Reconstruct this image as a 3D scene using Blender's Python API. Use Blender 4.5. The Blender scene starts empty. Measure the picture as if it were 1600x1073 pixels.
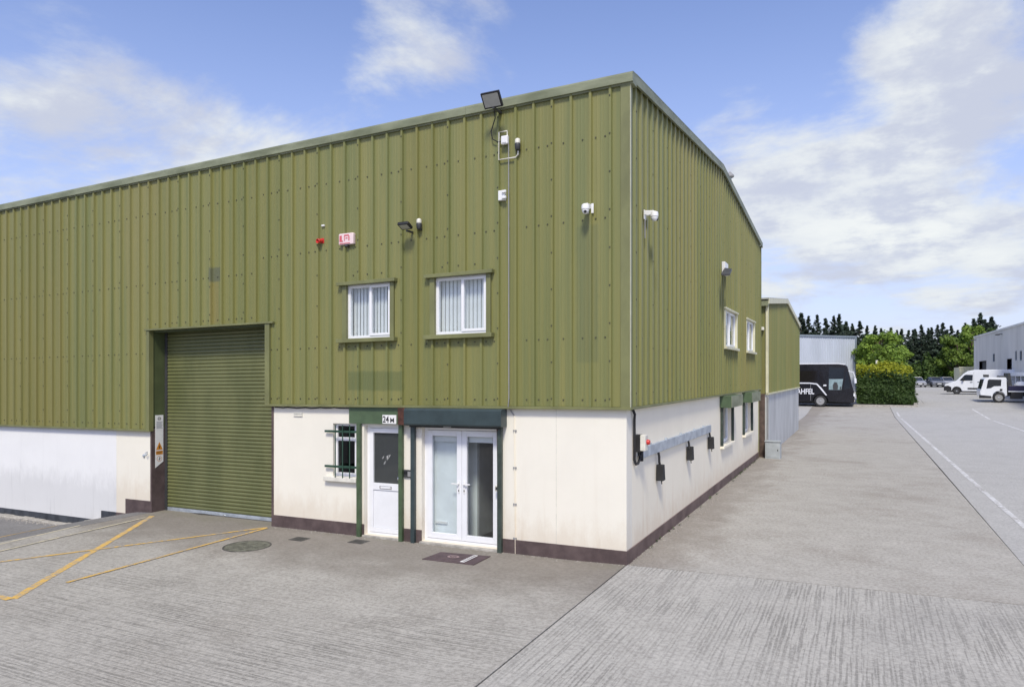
import bpy, bmesh, math, random
import numpy as np
from mathutils import Vector, Matrix
R = math.radians
random.seed(7)
rng = np.random.default_rng(11)
scn = bpy.context.scene
COL = scn.collection

# ------------------------------------------------------------------ camera
CAM = (3.311, -10.707, 3.0)
YAW = 26.468
cd = bpy.data.cameras.new('camera'); cam = bpy.data.objects.new('camera', cd); COL.objects.link(cam)
cam.location = CAM; cam.rotation_euler = (R(90), 0, R(YAW))
cd.sensor_width = 36; cd.lens = 36*1095/1600; cd.shift_y = 48.5/1600; cd.clip_end = 3000; cd.clip_start = .05
scn.camera = cam

# ------------------------------------------------------------------ world, sun, exposure
SUN_DIR = Vector((.22, -.58, .77)).normalized()
SUN_EL = math.asin(SUN_DIR.z); SUN_AZ = math.atan2(SUN_DIR.x, SUN_DIR.y)
w = bpy.data.worlds.new('World'); scn.world = w; w.use_nodes = True
nt = w.node_tree; nt.nodes.clear()
def N(nt, t, **k):
    n = nt.nodes.new(t)
    for a, b in k.items():
        setattr(n, a, b)
    return n
def L(nt, a, b): nt.links.new(a, b)
def mth(nt, op, a, b=None, c=None):
    n = N(nt, 'ShaderNodeMath', operation=op)
    for i, v in enumerate((a, b, c)):
        if v is None: continue
        if isinstance(v, (int, float)): n.inputs[i].default_value = v
        else: L(nt, v, n.inputs[i])
    return n.outputs[0]
def mixc(nt, fac, a, b, blend='MIX'):
    n = N(nt, 'ShaderNodeMix', data_type='RGBA', blend_type=blend)
    if isinstance(fac, (int, float)): n.inputs[0].default_value = fac
    else: L(nt, fac, n.inputs[0])
    for i, v in ((6, a), (7, b)):
        if isinstance(v, (tuple, list)): n.inputs[i].default_value = (*v[:3], 1)
        else: L(nt, v, n.inputs[i])
    return n.outputs[2]
def ramp(nt, fac, p0, p1, v0=0., v1=1., smooth=True):
    n = N(nt, 'ShaderNodeMapRange', interpolation_type='SMOOTHSTEP' if smooth else 'LINEAR')
    n.inputs[1].default_value = p0; n.inputs[2].default_value = p1
    n.inputs[3].default_value = v0; n.inputs[4].default_value = v1
    L(nt, fac, n.inputs[0]); return n.outputs[0]
def noise(nt, vec, scale, detail=4, rough=.55, dist=0., lac=2.0):
    n = N(nt, 'ShaderNodeTexNoise'); n.inputs['Scale'].default_value = scale
    n.inputs['Detail'].default_value = detail; n.inputs['Roughness'].default_value = rough
    n.inputs['Distortion'].default_value = dist; n.inputs['Lacunarity'].default_value = lac
    if vec is not None: L(nt, vec, n.inputs['Vector'])
    return n.outputs[0]
def mapping(nt, vec, scale=(1, 1, 1), loc=(0, 0, 0), rot=(0, 0, 0)):
    n = N(nt, 'ShaderNodeMapping'); n.inputs['Scale'].default_value = scale
    n.inputs['Location'].default_value = loc; n.inputs['Rotation'].default_value = rot
    L(nt, vec, n.inputs['Vector']); return n.outputs[0]

sky = N(nt, 'ShaderNodeTexSky', sky_type='NISHITA', sun_disc=False)
sky.sun_elevation = SUN_EL; sky.sun_rotation = SUN_AZ
sky.air_density = 1.0; sky.dust_density = 1.0; sky.ozone_density = 3.0; sky.altitude = 50
tc = N(nt, 'ShaderNodeTexCoord'); dirv = tc.outputs['Generated']
sep = N(nt, 'ShaderNodeSeparateXYZ'); L(nt, dirv, sep.inputs[0])
zc = mth(nt, 'MAXIMUM', mth(nt, 'ADD', sep.outputs[2], .22), .05)
px = mth(nt, 'DIVIDE', sep.outputs[0], zc); py = mth(nt, 'DIVIDE', sep.outputs[1], zc)
cmb = N(nt, 'ShaderNodeCombineXYZ'); L(nt, px, cmb.inputs[0]); L(nt, py, cmb.inputs[1]); cmb.inputs[2].default_value = 3.7
n1 = noise(nt, cmb.outputs[0], 1.55, 10, .60, .2)
n2 = noise(nt, mapping(nt, cmb.outputs[0], loc=(4.1, 2.7, 1)), .55, 3, .5)
def pdir(x, y):                                   # direction of a cloud bank
    a = R(YAW); X, Z = (x-800)/1095, 1.
    return Vector((X*math.cos(a)-Z*math.sin(a), X*math.sin(a)+Z*math.cos(a), -(y-585)/1095)).normalized()
banks = None
for (bx_, by_, tight, amp) in ((1330, 300, 40, .09), (1490, 230, 60, .09), (1410, 140, 250, .10), (1180, 230, 200, .08), (230, 215, 90, .15), (430, 240, 130, .14), (700, 20, 110, .17), (800, 45, 250, .14), (590, 95, 300, .12), (1420, 430, 40, .08), (1450, 40, 300, .10), (60, 200, 120, .1), (1030, 40, 26, -.12), (1270, 110, 90, -.14), (250, 60, 30, -.16), (840, 100, 60, -.10)):
    d = N(nt, 'ShaderNodeVectorMath', operation='DOT_PRODUCT'); L(nt, dirv, d.inputs[0]); d.inputs[1].default_value = pdir(bx_, by_)
    e = mth(nt, 'MULTIPLY', mth(nt, 'EXPONENT', mth(nt, 'MULTIPLY', mth(nt, 'SUBTRACT', d.outputs['Value'], 1.), float(tight))), amp)
    banks = e if banks is None else mth(nt, 'ADD', banks, e)
dens = mth(nt, 'ADD', mth(nt, 'ADD', n1, mth(nt, 'MULTIPLY', n2, .22)), banks)
mask = ramp(nt, dens, .615, .79)
thick = ramp(nt, dens, .68, .95)
n3 = noise(nt, mapping(nt, cmb.outputs[0], loc=(9.3, 1.2, 4)), 3.4, 8, .6)
cloudc = mixc(nt, ramp(nt, n3, .38, .62), (4.7, 5.0, 5.9), (6.0, 6.3, 6.6))
cloudc = mixc(nt, mth(nt, 'MULTIPLY', thick, ramp(nt, n3, .44, .62)), cloudc, (7.2, 7.4, 7.2))
skyc = mixc(nt, 1., sky.outputs[0], (1.66, 1.47, 1.64), 'MULTIPLY')
hz = ramp(nt, sep.outputs[2], .0, .52, .62, 0.)            # paler air towards the horizon
skyc = mixc(nt, hz, skyc, (4.3, 4.9, 6.9))
final = mixc(nt, mth(nt, 'MULTIPLY', mask, .93), skyc, cloudc)
bg = N(nt, 'ShaderNodeBackground'); bg.inputs['Strength'].default_value = .1
out = N(nt, 'ShaderNodeOutputWorld'); L(nt, final, bg.inputs[0]); L(nt, bg.outputs[0], out.inputs[0])

sd = bpy.data.lights.new('sun', 'SUN'); sun = bpy.data.objects.new('sun', sd); COL.objects.link(sun)
sd.energy = 2.5; sd.angle = R(10); sd.color = (1, .95, .80)
sun.rotation_euler = SUN_DIR.to_track_quat('Z', 'Y').to_euler(); sun.location = (0, -20, 40)
vs = scn.view_settings; vs.view_transform = 'Standard'; vs.look = 'None'; vs.gamma = 1; vs.use_curve_mapping = False
vs.exposure = 0.36

# ------------------------------------------------------------------ helpers
def sstep(t): t = min(max(t, 0), 1); return t*t*(3-2*t)
def gz(x, y):
    z = float(np.interp(y, [45, 53, 60, 70, 110, 200, 600], [0, .35, .75, 1.05, 1.2, 1.5, 1.5]))
    if x < 0 and y < 1: z += .0122*max(x, -20) - .02*min(-x, 1)
    z -= .52*sstep((-11.3-x)/3.2)*min(max((y+9)/9, 0), 1) if y < 1 else 0
    return z
def shz(x): return .0122*min(x, 0)                 # the yard and the unit's courses fall gently to the left

class MB:
    def __init__(s): s.v = []; s.f = []
    def add(s, vs_, fs):
        o = len(s.v); s.v += [tuple(p) for p in vs_]; s.f += [tuple(i+o for i in f) for f in fs]; return s
    def box(s, x0, x1, y0, y1, z0, z1, m=None):
        p = [(x0, y0, z0), (x1, y0, z0), (x1, y1, z0), (x0, y1, z0), (x0, y0, z1), (x1, y0, z1), (x1, y1, z1), (x0, y1, z1)]
        if m: p = [m(*q) for q in p]
        return s.add(p, [(0, 3, 2, 1), (4, 5, 6, 7), (0, 1, 5, 4), (1, 2, 6, 5), (2, 3, 7, 6), (3, 0, 4, 7)])
    def quad(s, *p): return s.add(p, [tuple(range(len(p)))])
    def prism(s, poly, vec, m=None):
        n = len(poly); a = [Vector(p) for p in poly]; b = [p+Vector(vec) for p in a]
        pts = [tuple(q) for q in a+b]
        if m: pts = [m(*q) for q in pts]
        return s.add(pts, [tuple(range(n))[::-1], tuple(range(n, 2*n))] + [(i, (i+1) % n, n+(i+1) % n, n+i) for i in range(n)])
    def tube(s, path, r, n=8, r1=None):
        P = [Vector(p) for p in path]; rings = []; up = Vector((.13, .29, .95))
        for i, p in enumerate(P):
            t = (P[min(i+1, len(P)-1)]-P[max(i-1, 0)]).normalized()
            u = t.cross(up)
            if u.length < .05: u = t.cross(Vector((1, .2, 0)))
            u.normalize(); v_ = t.cross(u)
            rr = r if r1 is None else r+(r1-r)*i/(len(P)-1)
            rings.append([p+u*math.cos(2*math.pi*k/n)*rr+v_*math.sin(2*math.pi*k/n)*rr for k in range(n)])
        o = len(s.v)
        for g in rings: s.v += [tuple(q) for q in g]
        for i in range(len(P)-1):
            for k in range(n):
                s.f.append((o+i*n+k, o+i*n+(k+1) % n, o+(i+1)*n+(k+1) % n, o+(i+1)*n+k))
        s.f.append(tuple(o+k for k in range(n))[::-1]); s.f.append(tuple(o+(len(P)-1)*n+k for k in range(n)))
        return s
    def lathe(s, prof, c, axis='z', n=20, m=None):      # prof: (radius, height)
        o = len(s.v)
        for r, h in prof:
            for k in range(n):
                a = 2*math.pi*k/n; p = (r*math.cos(a), r*math.sin(a), h)
                if axis == 'y': p = (p[0], p[2], p[1])
                if axis == 'x': p = (p[2], p[0], p[1])
                q = (c[0]+p[0], c[1]+p[1], c[2]+p[2])
                s.v.append(m(*q) if m else q)
        for i in range(len(prof)-1):
            for k in range(n):
                s.f.append((o+i*n+k, o+i*n+(k+1) % n, o+(i+1)*n+(k+1) % n, o+(i+1)*n+k))
        s.f.append(tuple(o+k for k in range(n))[::-1]); s.f.append(tuple(o+(len(prof)-1)*n+k for k in range(n)))
        return s
    def build(s, name, mat, parent=None, shear=False, smooth=False, bevel=0., recalc=True, origin=None):
        V = np.array(s.v, dtype=float)
        if shear: V[:, 2] += .0122*np.minimum(V[:, 0], 0)
        lo, hi = V.min(0), V.max(0)
        c = np.array([(lo[0]+hi[0])/2, (lo[1]+hi[1])/2, lo[2]]) if origin is None else np.array(origin, float)
        me = bpy.data.meshes.new(name); me.from_pydata((V-c).tolist(), [], s.f)
        if recalc:
            bm = bmesh.new(); bm.from_mesh(me); bmesh.ops.recalc_face_normals(bm, faces=bm.faces); bm.to_mesh(me); bm.free()
        me.materials.append(M[mat])
        if smooth:
            me.shade_smooth()
            me.set_sharp_from_angle(angle=R(38))
        o = bpy.data.objects.new(name, me); COL.objects.link(o)
        if parent is not None:
            o.parent = parent; o.location = Vector(c)-wpos(parent)
        else: o.location = c
        if bevel:
            b = o.modifiers.new('bevel', 'BEVEL'); b.width = bevel; b.segments = 2; b.limit_method = 'ANGLE'; b.angle_limit = R(40)
        return o
def wpos(o):
    p = Vector(o.location)
    while o.parent is not None: o = o.parent; p += Vector(o.location)
    return p
def tag(o, label=None, cat=None, group=None, kind=None):
    for k, v in (('label', label), ('category', cat), ('group', group), ('kind', kind)):
        if v: o[k] = v
    return o
def empty(name, loc, label=None, cat=None, group=None):
    o = bpy.data.objects.new(name, None); COL.objects.link(o); o.location = loc; o.empty_display_size = .2
    return tag(o, label, cat, group)
def copy_tree(o, parent=None):
    c = o.copy(); COL.objects.link(c); c.parent = parent
    for ch in list(o.children): copy_tree(ch, c)
    return c
def text_geo(s, size, depth=.002, bold=0.):
    cu = bpy.data.curves.new('t', 'FONT'); cu.body = s; cu.size = size; cu.extrude = depth; cu.offset = bold
    to = bpy.data.objects.new('t', cu); me = bpy.data.meshes.new_from_object(to)
    v = [tuple(p.co) for p in me.vertices]; f = [tuple(p.vertices) for p in me.polygons]
    bpy.data.objects.remove(to); bpy.data.curves.remove(cu); bpy.data.meshes.remove(me)
    return v, f
def text_mb(s, size, m, depth=.002, bold=0.):
    v, f = text_geo(s, size, depth, bold); mb = MB(); mb.add([m(*p) for p in v], f); return mb

# ------------------------------------------------------------------ materials
M = {}
def newmat(name):
    m = bpy.data.materials.new(name); m.use_nodes = True; t = m.node_tree
    b = t.nodes['Principled BSDF']; M[name] = m; return t, b
def geo_pos(t): return N(t, 'ShaderNodeNewGeometry').outputs['Position']
def obj_pos(t): return N(t, 'ShaderNodeTexCoord').outputs['Object']
def bumpn(t, b, h, strength, dist=.01):
    n = N(t, 'ShaderNodeBump'); n.inputs['Strength'].default_value = strength; n.inputs['Distance'].default_value = dist
    L(t, h, n.inputs['Height']); L(t, n.outputs[0], b.inputs['Normal'])
def pm(name, col, rough=.6, metal=0., var=.12, vs_=3., stretch=(1, 1, 1), col2=None, bump=0., bs=60., coord='pos', spec=.5, rand=0., bdist=.01):
    t, b = newmat(name); b.inputs['Roughness'].default_value = rough; b.inputs['Metallic'].default_value = metal
    b.inputs['Specular IOR Level'].default_value = spec
    P = geo_pos(t) if coord == 'pos' else obj_pos(t)
    f = ramp(t, noise(t, mapping(t, P, stretch), vs_, 5, .6), .3, .7)
    c2 = col2 or tuple(min(c*(1+var), 1) for c in col)
    c = mixc(t, f, tuple(x*(1-var) for x in col), c2)
    if rand:
        oi = N(t, 'ShaderNodeObjectInfo'); k = ramp(t, oi.outputs['Random'], 0, 1, 1-rand, 1+rand, False)
        cm = N(t, 'ShaderNodeCombineXYZ')
        for i in range(3): L(t, k, cm.inputs[i])
        c = mixc(t, 1., c, cm.outputs[0], 'MULTIPLY')
    L(t, c, b.inputs['Base Color'])
    if bump: bumpn(t, b, noise(t, P, bs, 4, .6), bump, bdist)
    return m_last(name)
def m_last(n): return M[n]

def cladding_mat(name, c_main, c_green, c_warm, patches=False):
    t, b = newmat(name); b.inputs['Roughness'].default_value = .42; b.inputs['Specular IOR Level'].default_value = .45
    P = geo_pos(t)
    s1 = noise(t, mapping(t, P, (5, 5, .12)), 1.5, 5, .62)
    s2 = noise(t, mapping(t, P, (1.1, 1.1, .16), (3, 1, 2)), .55, 3, .5)
    s3 = noise(t, mapping(t, P, (30, 30, .5)), 1., 3, .6)
    oi = N(t, 'ShaderNodeObjectInfo')
    c = mixc(t, ramp(t, s1, .35, .68), c_main, c_green)
    c = mixc(t, mth(t, 'MULTIPLY', ramp(t, s2, .46, .66), .45), c, c_warm)
    c = mixc(t, mth(t, 'MULTIPLY', ramp(t, s3, .5, .75), .16), c, tuple(x*.62 for x in c_main))
    k = ramp(t, oi.outputs['Random'], 0, 1, .94, 1.05, False)
    cm = N(t, 'ShaderNodeCombineXYZ'); L(t, k, cm.inputs[0]); L(t, k, cm.inputs[1]); L(t, mth(t, 'MULTIPLY', k, k), cm.inputs[2])
    c = mixc(t, 1., c, cm.outputs[0], 'MULTIPLY')
    if patches:                                      # unfaded sign and vent patches, a brown streak, a darker strip under the camera
        sp = N(t, 'ShaderNodeSeparateXYZ'); L(t, P, sp.inputs[0])
        for (xa, xb, za, zb, amt, gc) in ((-5.52, -4.22, 2.70, 3.06, .5, (.085, .115, .045)), (-9.33, -8.95, 5.0, 5.3, .8, (.10, .11, .065)), (-9.25, -9.02, 4.1, 5.0, .16, (.28, .15, .05)), (-.82, -.45, 3.2, 5.4, .30, (.10, .12, .06))):
            e = noise(t, mapping(t, P, (3, 3, 3)), 3., 3, .6)
            jx = mth(t, 'ADD', sp.outputs[0], mth(t, 'MULTIPLY', mth(t, 'SUBTRACT', e, .5), .06))
            jz = mth(t, 'ADD', sp.outputs[2], mth(t, 'MULTIPLY', mth(t, 'SUBTRACT', e, .5), .06))
            q = mth(t, 'MULTIPLY', mth(t, 'MULTIPLY', ramp(t, jx, xa-.03, xa+.03), ramp(t, jx, xb-.03, xb+.03, 1, 0)),
                    mth(t, 'MULTIPLY', ramp(t, jz, za-.03, za+.03), ramp(t, jz, zb-.03, zb+.03, 1, 0)))
            c = mixc(t, mth(t, 'MULTIPLY', q, amt), c, gc)
    L(t, c, b.inputs['Base Color'])
    L(t, ramp(t, s1, .2, .8, .36, .55), b.inputs['Roughness'])
    bumpn(t, b, noise(t, mapping(t, P, (3, 3, 1.2)), 1.6, 3), .12, .02)
cladding_mat('cladding', (.214, .208, .068), (.164, .179, .065), (.232, .202, .068), True)
cladding_mat('cladding2', (.195, .195, .066), (.15, .175, .064), (.21, .185, .06))
pm('trim_green', (.175, .180, .074), .45, var=.16, vs_=2.2, stretch=(1, 1, .5), bump=.05, bs=8)
pm('fascia', (.185, .205, .115), .5, var=.22, vs_=1.1, stretch=(1, 1, 3), col2=(.26, .28, .18), bump=.06, bs=6)
pm('trim_cream', (.62, .60, .42), .5, var=.1)
pm('roof_sheet', (.30, .31, .27), .55, var=.15)
pm('jamb_green', (.075, .095, .040), .5, var=.12)
pm('shutter_green', (.130, .142, .056), .42, var=.14, vs_=2., stretch=(1, 1, .4), col2=(.152, .160, .066))
pm('hood_green', (.074, .115, .060), .42, var=.15, vs_=4)
pm('post_green', (.062, .098, .048), .45, var=.2, vs_=6)
pm('teal', (.037, .056, .059), .38, var=.14, vs_=4)
pm('post_dark', (.040, .055, .045), .45, var=.25, vs_=8)
pm('bars', (.020, .060, .038), .45, var=.15)
pm('rust', (.075, .028, .018), .8, var=.4, vs_=9)
pm('brown', (.083, .056, .055), .7, var=.22, vs_=3, col2=(.115, .082, .078), bump=.15, bs=40)
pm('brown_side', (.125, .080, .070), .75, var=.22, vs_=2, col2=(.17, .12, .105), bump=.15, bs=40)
pm('navy', (.026, .031, .040), .65, var=.35, vs_=3, col2=(.055, .062, .075), bump=.15, bs=40)
pm('upvc', (.80, .81, .83), .28, var=.03, coord='obj')
pm('white_plastic', (.78, .78, .77), .35, var=.05, coord='obj')
pm('off_white', (.68, .66, .58), .5, var=.1, vs_=8)
pm('black', (.014, .014, .015), .5, var=.2, coord='obj')
pm('rubber', (.018, .018, .019), .75, var=.25, vs_=6, coord='obj')
pm('dark_grey', (.045, .046, .048), .5, var=.15, coord='obj')
pm('lens_grey', (.38, .38, .34), .15, var=.1, coord='obj')
pm('mid_grey', (.28, .28, .28), .5, var=.1, coord='obj')
pm('steel', (.42, .47, .53), .45, .4, var=.14, vs_=5, col2=(.54, .59, .64))
pm('chrome', (.72, .72, .73), .22, .9, var=.04, coord='obj')
pm('red', (.55, .03, .025), .35, var=.1, coord='obj')
pm('pale_red', (.62, .12, .14), .45, var=.15, coord='obj')
pm('pink_white', (.78, .62, .62), .4, var=.06, coord='obj')
pm('orange', (.62, .24, .02), .5, var=.08, coord='obj')
pm('ink', (.02, .02, .022), .6, var=.05, coord='obj')
pm('pale_ink', (.32, .33, .36), .6, var=.05, coord='obj')
pm('screw', (.065, .062, .038), .6, var=.2)
pm('blind', (.86, .87, .88), .75, var=.05, coord='obj')
pm('interior', (.30, .31, .32), .8, var=.1)
pm('interior_pale', (.80, .84, .86), .8, var=.06)
pm('timber', (.55, .48, .34), .7, var=.15)
pm('threshold', (.36, .34, .30), .85, var=.25, vs_=7, bump=.4, bs=25)
pm('mat_brown', (.085, .058, .062), .85, var=.2, vs_=9, bump=.3, bs=120)
pm('mat_mark', (.30, .22, .22), .8, var=.1)
pm('iron', (.065, .062, .055), .75, var=.35, vs_=7, bump=.4, bs=60)
pm('mossy_iron', (.12, .12, .09), .8, var=.35, vs_=8, bump=.5, bs=50)
pm('box_grey', (.36, .39, .40), .55, var=.12, vs_=3)
pm('panel_grey', (.47, .48, .48), .6, var=.14, vs_=1.2, stretch=(1, 1, .4), rand=.06, bump=.05)
pm('brick_brown', (.10, .068, .055), .8, var=.3, vs_=6, bump=.3, bs=30)
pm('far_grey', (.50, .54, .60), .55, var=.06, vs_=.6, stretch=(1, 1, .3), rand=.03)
pm('right_grey', (.70, .685, .64), .55, var=.06, vs_=.6, stretch=(1, 1, .3), rand=.03)
pm('far_trim', (.22, .26, .30), .5, var=.1)
pm('dark_opening', (.035, .037, .04), .6, var=.1)
pm('stone', (.27, .25, .22), .9, var=.3, vs_=20, rand=.3)
pm('weed', (.06, .085, .03), .7, var=.4, vs_=20)
pm('bark', (.09, .065, .045), .9, var=.3, vs_=5)
pm('paint_white_v', (.74, .76, .80), .22, var=.03, coord='obj')
pm('paint_black_v', (.012, .012, .016), .16, var=.2, coord='obj')
pm('paint_navy_v', (.018, .016, .05), .35, var=.15, coord='obj')
pm('paint_silver_v', (.38, .39, .42), .25, .3, var=.05, coord='obj')
pm('paint_grey_v', (.20, .21, .24), .25, .3, var=.05, coord='obj')
pm('lamp_clear', (.75, .77, .80), .12, var=.05, coord='obj')
pm('sky_blue', (.24, .32, .34), .1, var=.2, coord='obj')

def render_mat(name, col, stain, dirt_z=None, streak=.35):
    t, b = newmat(name); b.inputs['Roughness'].default_value = .82; b.inputs['Specular IOR Level'].default_value = .25
    P = geo_pos(t)
    f = ramp(t, noise(t, P, .9, 5, .6), .35, .75)
    c = mixc(t, f, col, tuple(x*.955 for x in col))
    st = ramp(t, noise(t, mapping(t, P, (4, 4, .35)), 1.3, 5, .65), .52, .80)
    sp = N(t, 'ShaderNodeSeparateXYZ'); L(t, P, sp.inputs[0])
    low = ramp(t, sp.outputs[2], -.5, 1.5, 1., .12)
    c = mixc(t, mth(t, 'MULTIPLY', mth(t, 'MULTIPLY', st, low), streak), c, stain)
    sz = mth(t, 'ADD', sp.outputs[2], mth(t, 'MULTIPLY', mth(t, 'SUBTRACT', noise(t, mapping(t, P, (2, 2, 1)), 2.2, 6, .7), .5), 1.1))
    c = mixc(t, mth(t, 'MULTIPLY', ramp(t, sz, .15, .75, 1, 0), .30), c, stain)
    fine = ramp(t, noise(t, P, 14, 4, .7), .66, .82)
    c = mixc(t, mth(t, 'MULTIPLY', fine, .10), c, (.35, .32, .27))
    L(t, c, b.inputs['Base Color'])
    bumpn(t, b, mth(t, 'ADD', mth(t, 'MULTIPLY', noise(t, P, 3., 3), .6), mth(t, 'MULTIPLY', noise(t, P, 55, 3), .12)), .22, .02)
render_mat('render_cream', (.81, .775, .675), (.52, .40, .27), streak=.5)
render_mat('render_cream_warmed', (.86, .80, .66), (.58, .42, .27), streak=.85)  # same cream as the front, its colour lightened and warmed against bluish skylight
render_mat('render_white', (.80, .80, .79), (.36, .36, .36), streak=.5)

def glass_mat(name, tint=(.80, .86, .86), haze=0.):
    t, b = newmat(name); t.nodes.remove(b); o = t.nodes['Material Output']
    tr = N(t, 'ShaderNodeBsdfTransparent'); tr.inputs[0].default_value = (*tint, 1)
    gl = N(t, 'ShaderNodeBsdfGlossy'); gl.inputs['Roughness'].default_value = .015
    fr = N(t, 'ShaderNodeLayerWeight'); fr.inputs[0].default_value = .5
    f = mth(t, 'ADD', mth(t, 'MULTIPLY', mth(t, 'POWER', fr.outputs['Facing'], 4.), .85), .055)
    bump = N(t, 'ShaderNodeBump'); bump.inputs['Strength'].default_value = .02; bump.inputs['Distance'].default_value = .04
    L(t, noise(t, geo_pos(t), 1.1, 2), bump.inputs['Height']); L(t, bump.outputs[0], gl.inputs['Normal'])
    m = N(t, 'ShaderNodeMixShader'); L(t, f, m.inputs[0]); L(t, tr.outputs[0], m.inputs[1]); L(t, gl.outputs[0], m.inputs[2])
    last = m.outputs[0]
    if haze:
        df = N(t, 'ShaderNodeBsdfDiffuse'); df.inputs[0].default_value = (.55, .6, .62, 1)
        m2 = N(t, 'ShaderNodeMixShader'); m2.inputs[0].default_value = haze; L(t, last, m2.inputs[1]); L(t, df.outputs[0], m2.inputs[2]); last = m2.outputs[0]
    L(t, last, o.inputs[0])
glass_mat('glass', (.93, .95, .95)); glass_mat('glass_dark', (.45, .48, .48)); glass_mat('glass_hazy', (.42, .44, .42), .07)
pm('car_glass', (.02, .024, .03), .06, var=.1, coord='obj', spec=.8)
pm('coach_glass', (.012, .010, .010), .08, var=.1, coord='obj', spec=.7)

def concrete(name, c0, c1, brush=None, groove=.0, stains=(.20, .17, .14), st_amt=.5, rough=.88, base_dirt=False, side_dirt=False):
    t, b = newmat(name); b.inputs['Roughness'].default_value = rough; b.inputs['Specular IOR Level'].default_value = .25
    P = geo_pos(t)
    big = noise(t, P, .35, 6, .62); med = noise(t, P, 1.9, 6, .65)
    c = mixc(t, ramp(t, med, .15, .85), c0, c1)
    c = mixc(t, mth(t, 'MULTIPLY', ramp(t, big, .47, .72), st_amt), c, stains)
    # tyre and drag marks: streaks along the brushing
    if brush:
        sc_ = (.35, 1.5, 1) if brush == 'x' else (1.5, .35, 1)
        stv = noise(t, mapping(t, P, sc_, (2, 5, 0)), 1., 5, .65)
        c = mixc(t, mth(t, 'MULTIPLY', ramp(t, stv, .5, .75), .10), c, tuple(x*.66 for x in c0))
        c = mixc(t, mth(t, 'MULTIPLY', ramp(t, stv, .45, .25), .10), c, tuple(min(1, x*1.22) for x in c1))
    sand = noise(t, P, 17, 7, .82)
    c = mixc(t, mth(t, 'MULTIPLY', ramp(t, sand, .505, .575), .38), c, tuple(x*.55 for x in c0))
    c = mixc(t, mth(t, 'MULTIPLY', ramp(t, sand, .495, .43), .28), c, tuple(min(1, x*1.3) for x in c1))
    h = mth(t, 'MULTIPLY', noise(t, P, 40, 5, .7), .35)
    if groove:
        sg = (.6, 27, 1) if brush == 'x' else (27, .6, 1)
        warp = noise(t, mapping(t, P, (.8, .8, .8)), 1.2, 2)
        rot = (0, 0, 0.03) if brush == 'x' else (0, 0, -.015)
        wv = N(t, 'ShaderNodeTexWave', wave_type='BANDS', bands_direction='Y' if brush == 'x' else 'X', wave_profile='SIN')
        wv.inputs['Scale'].default_value = 6.2; wv.inputs['Distortion'].default_value = 5.; wv.inputs['Detail'].default_value = 3.; wv.inputs['Detail Scale'].default_value = 2.2; wv.inputs['Detail Roughness'].default_value = .6
        L(t, mapping(t, P, (.10, 1, 1) if brush == 'x' else (1, .10, 1), rot=rot), wv.inputs['Vector'])
        g = mth(t, 'ADD', mth(t, 'MULTIPLY', noise(t, mapping(t, P, sg, rot=rot), 1., 4, .6, .35), .82), mth(t, 'MULTIPLY', wv.outputs['Fac'], .13))
        patch = ramp(t, noise(t, mapping(t, P, (1, 1, 1), (7, 3, 0)), .55, 4, .6), .34, .64, .30, 1.)
        if base_dirt:
            spy = N(t, 'ShaderNodeSeparateXYZ'); L(t, P, spy.inputs[0])
            yw = mth(t, 'ADD', spy.outputs[1], mth(t, 'MULTIPLY', mth(t, 'SUBTRACT', noise(t, P, .5, 4, .6), .5), 4.))
            patch = mth(t, 'MULTIPLY', patch, ramp(t, yw, -4.6, -1.8, 1., .12))
        gm = mth(t, 'MULTIPLY', mth(t, 'MULTIPLY', ramp(t, g, .465, .545), patch), ramp(t, noise(t, P, 30, 4, .7), .36, .56, .25, 1.))
        c = mixc(t, mth(t, 'MULTIPLY', gm, groove), c, tuple(x*.42 for x in c0))
        h = mth(t, 'SUBTRACT', h, mth(t, 'MULTIPLY', mth(t, 'MULTIPLY', g, patch), 1.4))
    crk = N(t, 'ShaderNodeTexVoronoi', feature='DISTANCE_TO_EDGE'); crk.inputs['Scale'].default_value = .16
    L(t, mapping(t, P, (1, 1, 0)), crk.inputs['Vector'])
    if base_dirt:                                     # grime that gathers along the foot of the frontage
        sp = N(t, 'ShaderNodeSeparateXYZ'); L(t, P, sp.inputs[0])
        yy = mth(t, 'ADD', sp.outputs[1], mth(t, 'MULTIPLY', mth(t, 'SUBTRACT', noise(t, mapping(t, P, (.8, 1.2, 1)), 1., 5, .65), .5), 3.2))
        dm = ramp(t, yy, -3.0, -.9, 0, 1)
        c = mixc(t, mth(t, 'MULTIPLY', dm, .62), c, (.150, .128, .105))
        gs = ramp(t, yy, -.5, .15)
        c = mixc(t, mth(t, 'MULTIPLY', gs, .35), c, (.19, .18, .13))
    if side_dirt:                                     # run-off grime along the foot of the gable wall
        sp = N(t, 'ShaderNodeSeparateXYZ'); L(t, P, sp.inputs[0])
        xx = mth(t, 'ADD', sp.outputs[0], mth(t, 'MULTIPLY', mth(t, 'SUBTRACT', noise(t, mapping(t, P, (1.2, .7, 1)), 1., 6, .68), .5), 3.4))
        c = mixc(t, mth(t, 'MULTIPLY', ramp(t, xx, .1, 1.4, 1, 0), .5), c, (.17, .14, .112))
        lt = ramp(t, noise(t, mapping(t, P, (.45, 1.3, 1), (3, 8, 0)), 1., 6, .65), .56, .70)
        c = mixc(t, mth(t, 'MULTIPLY', lt, .35), c, (.46, .43, .385))
    L(t, c, b.inputs['Base Color'])
    bumpn(t, b, h, .55, .012)
concrete('concrete_yard', (.325, .307, .272), (.425, .405, .362), 'x', .66, (.20, .175, .145), .5, base_dirt=True)
concrete('concrete_drive', (.36, .344, .31), (.45, .432, .392), 'y', .64, (.25, .24, .225), .35)
concrete('concrete_path', (.335, .316, .280), (.44, .42, .38), 'x', .10, (.225, .195, .163), .55, side_dirt=True)
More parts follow.
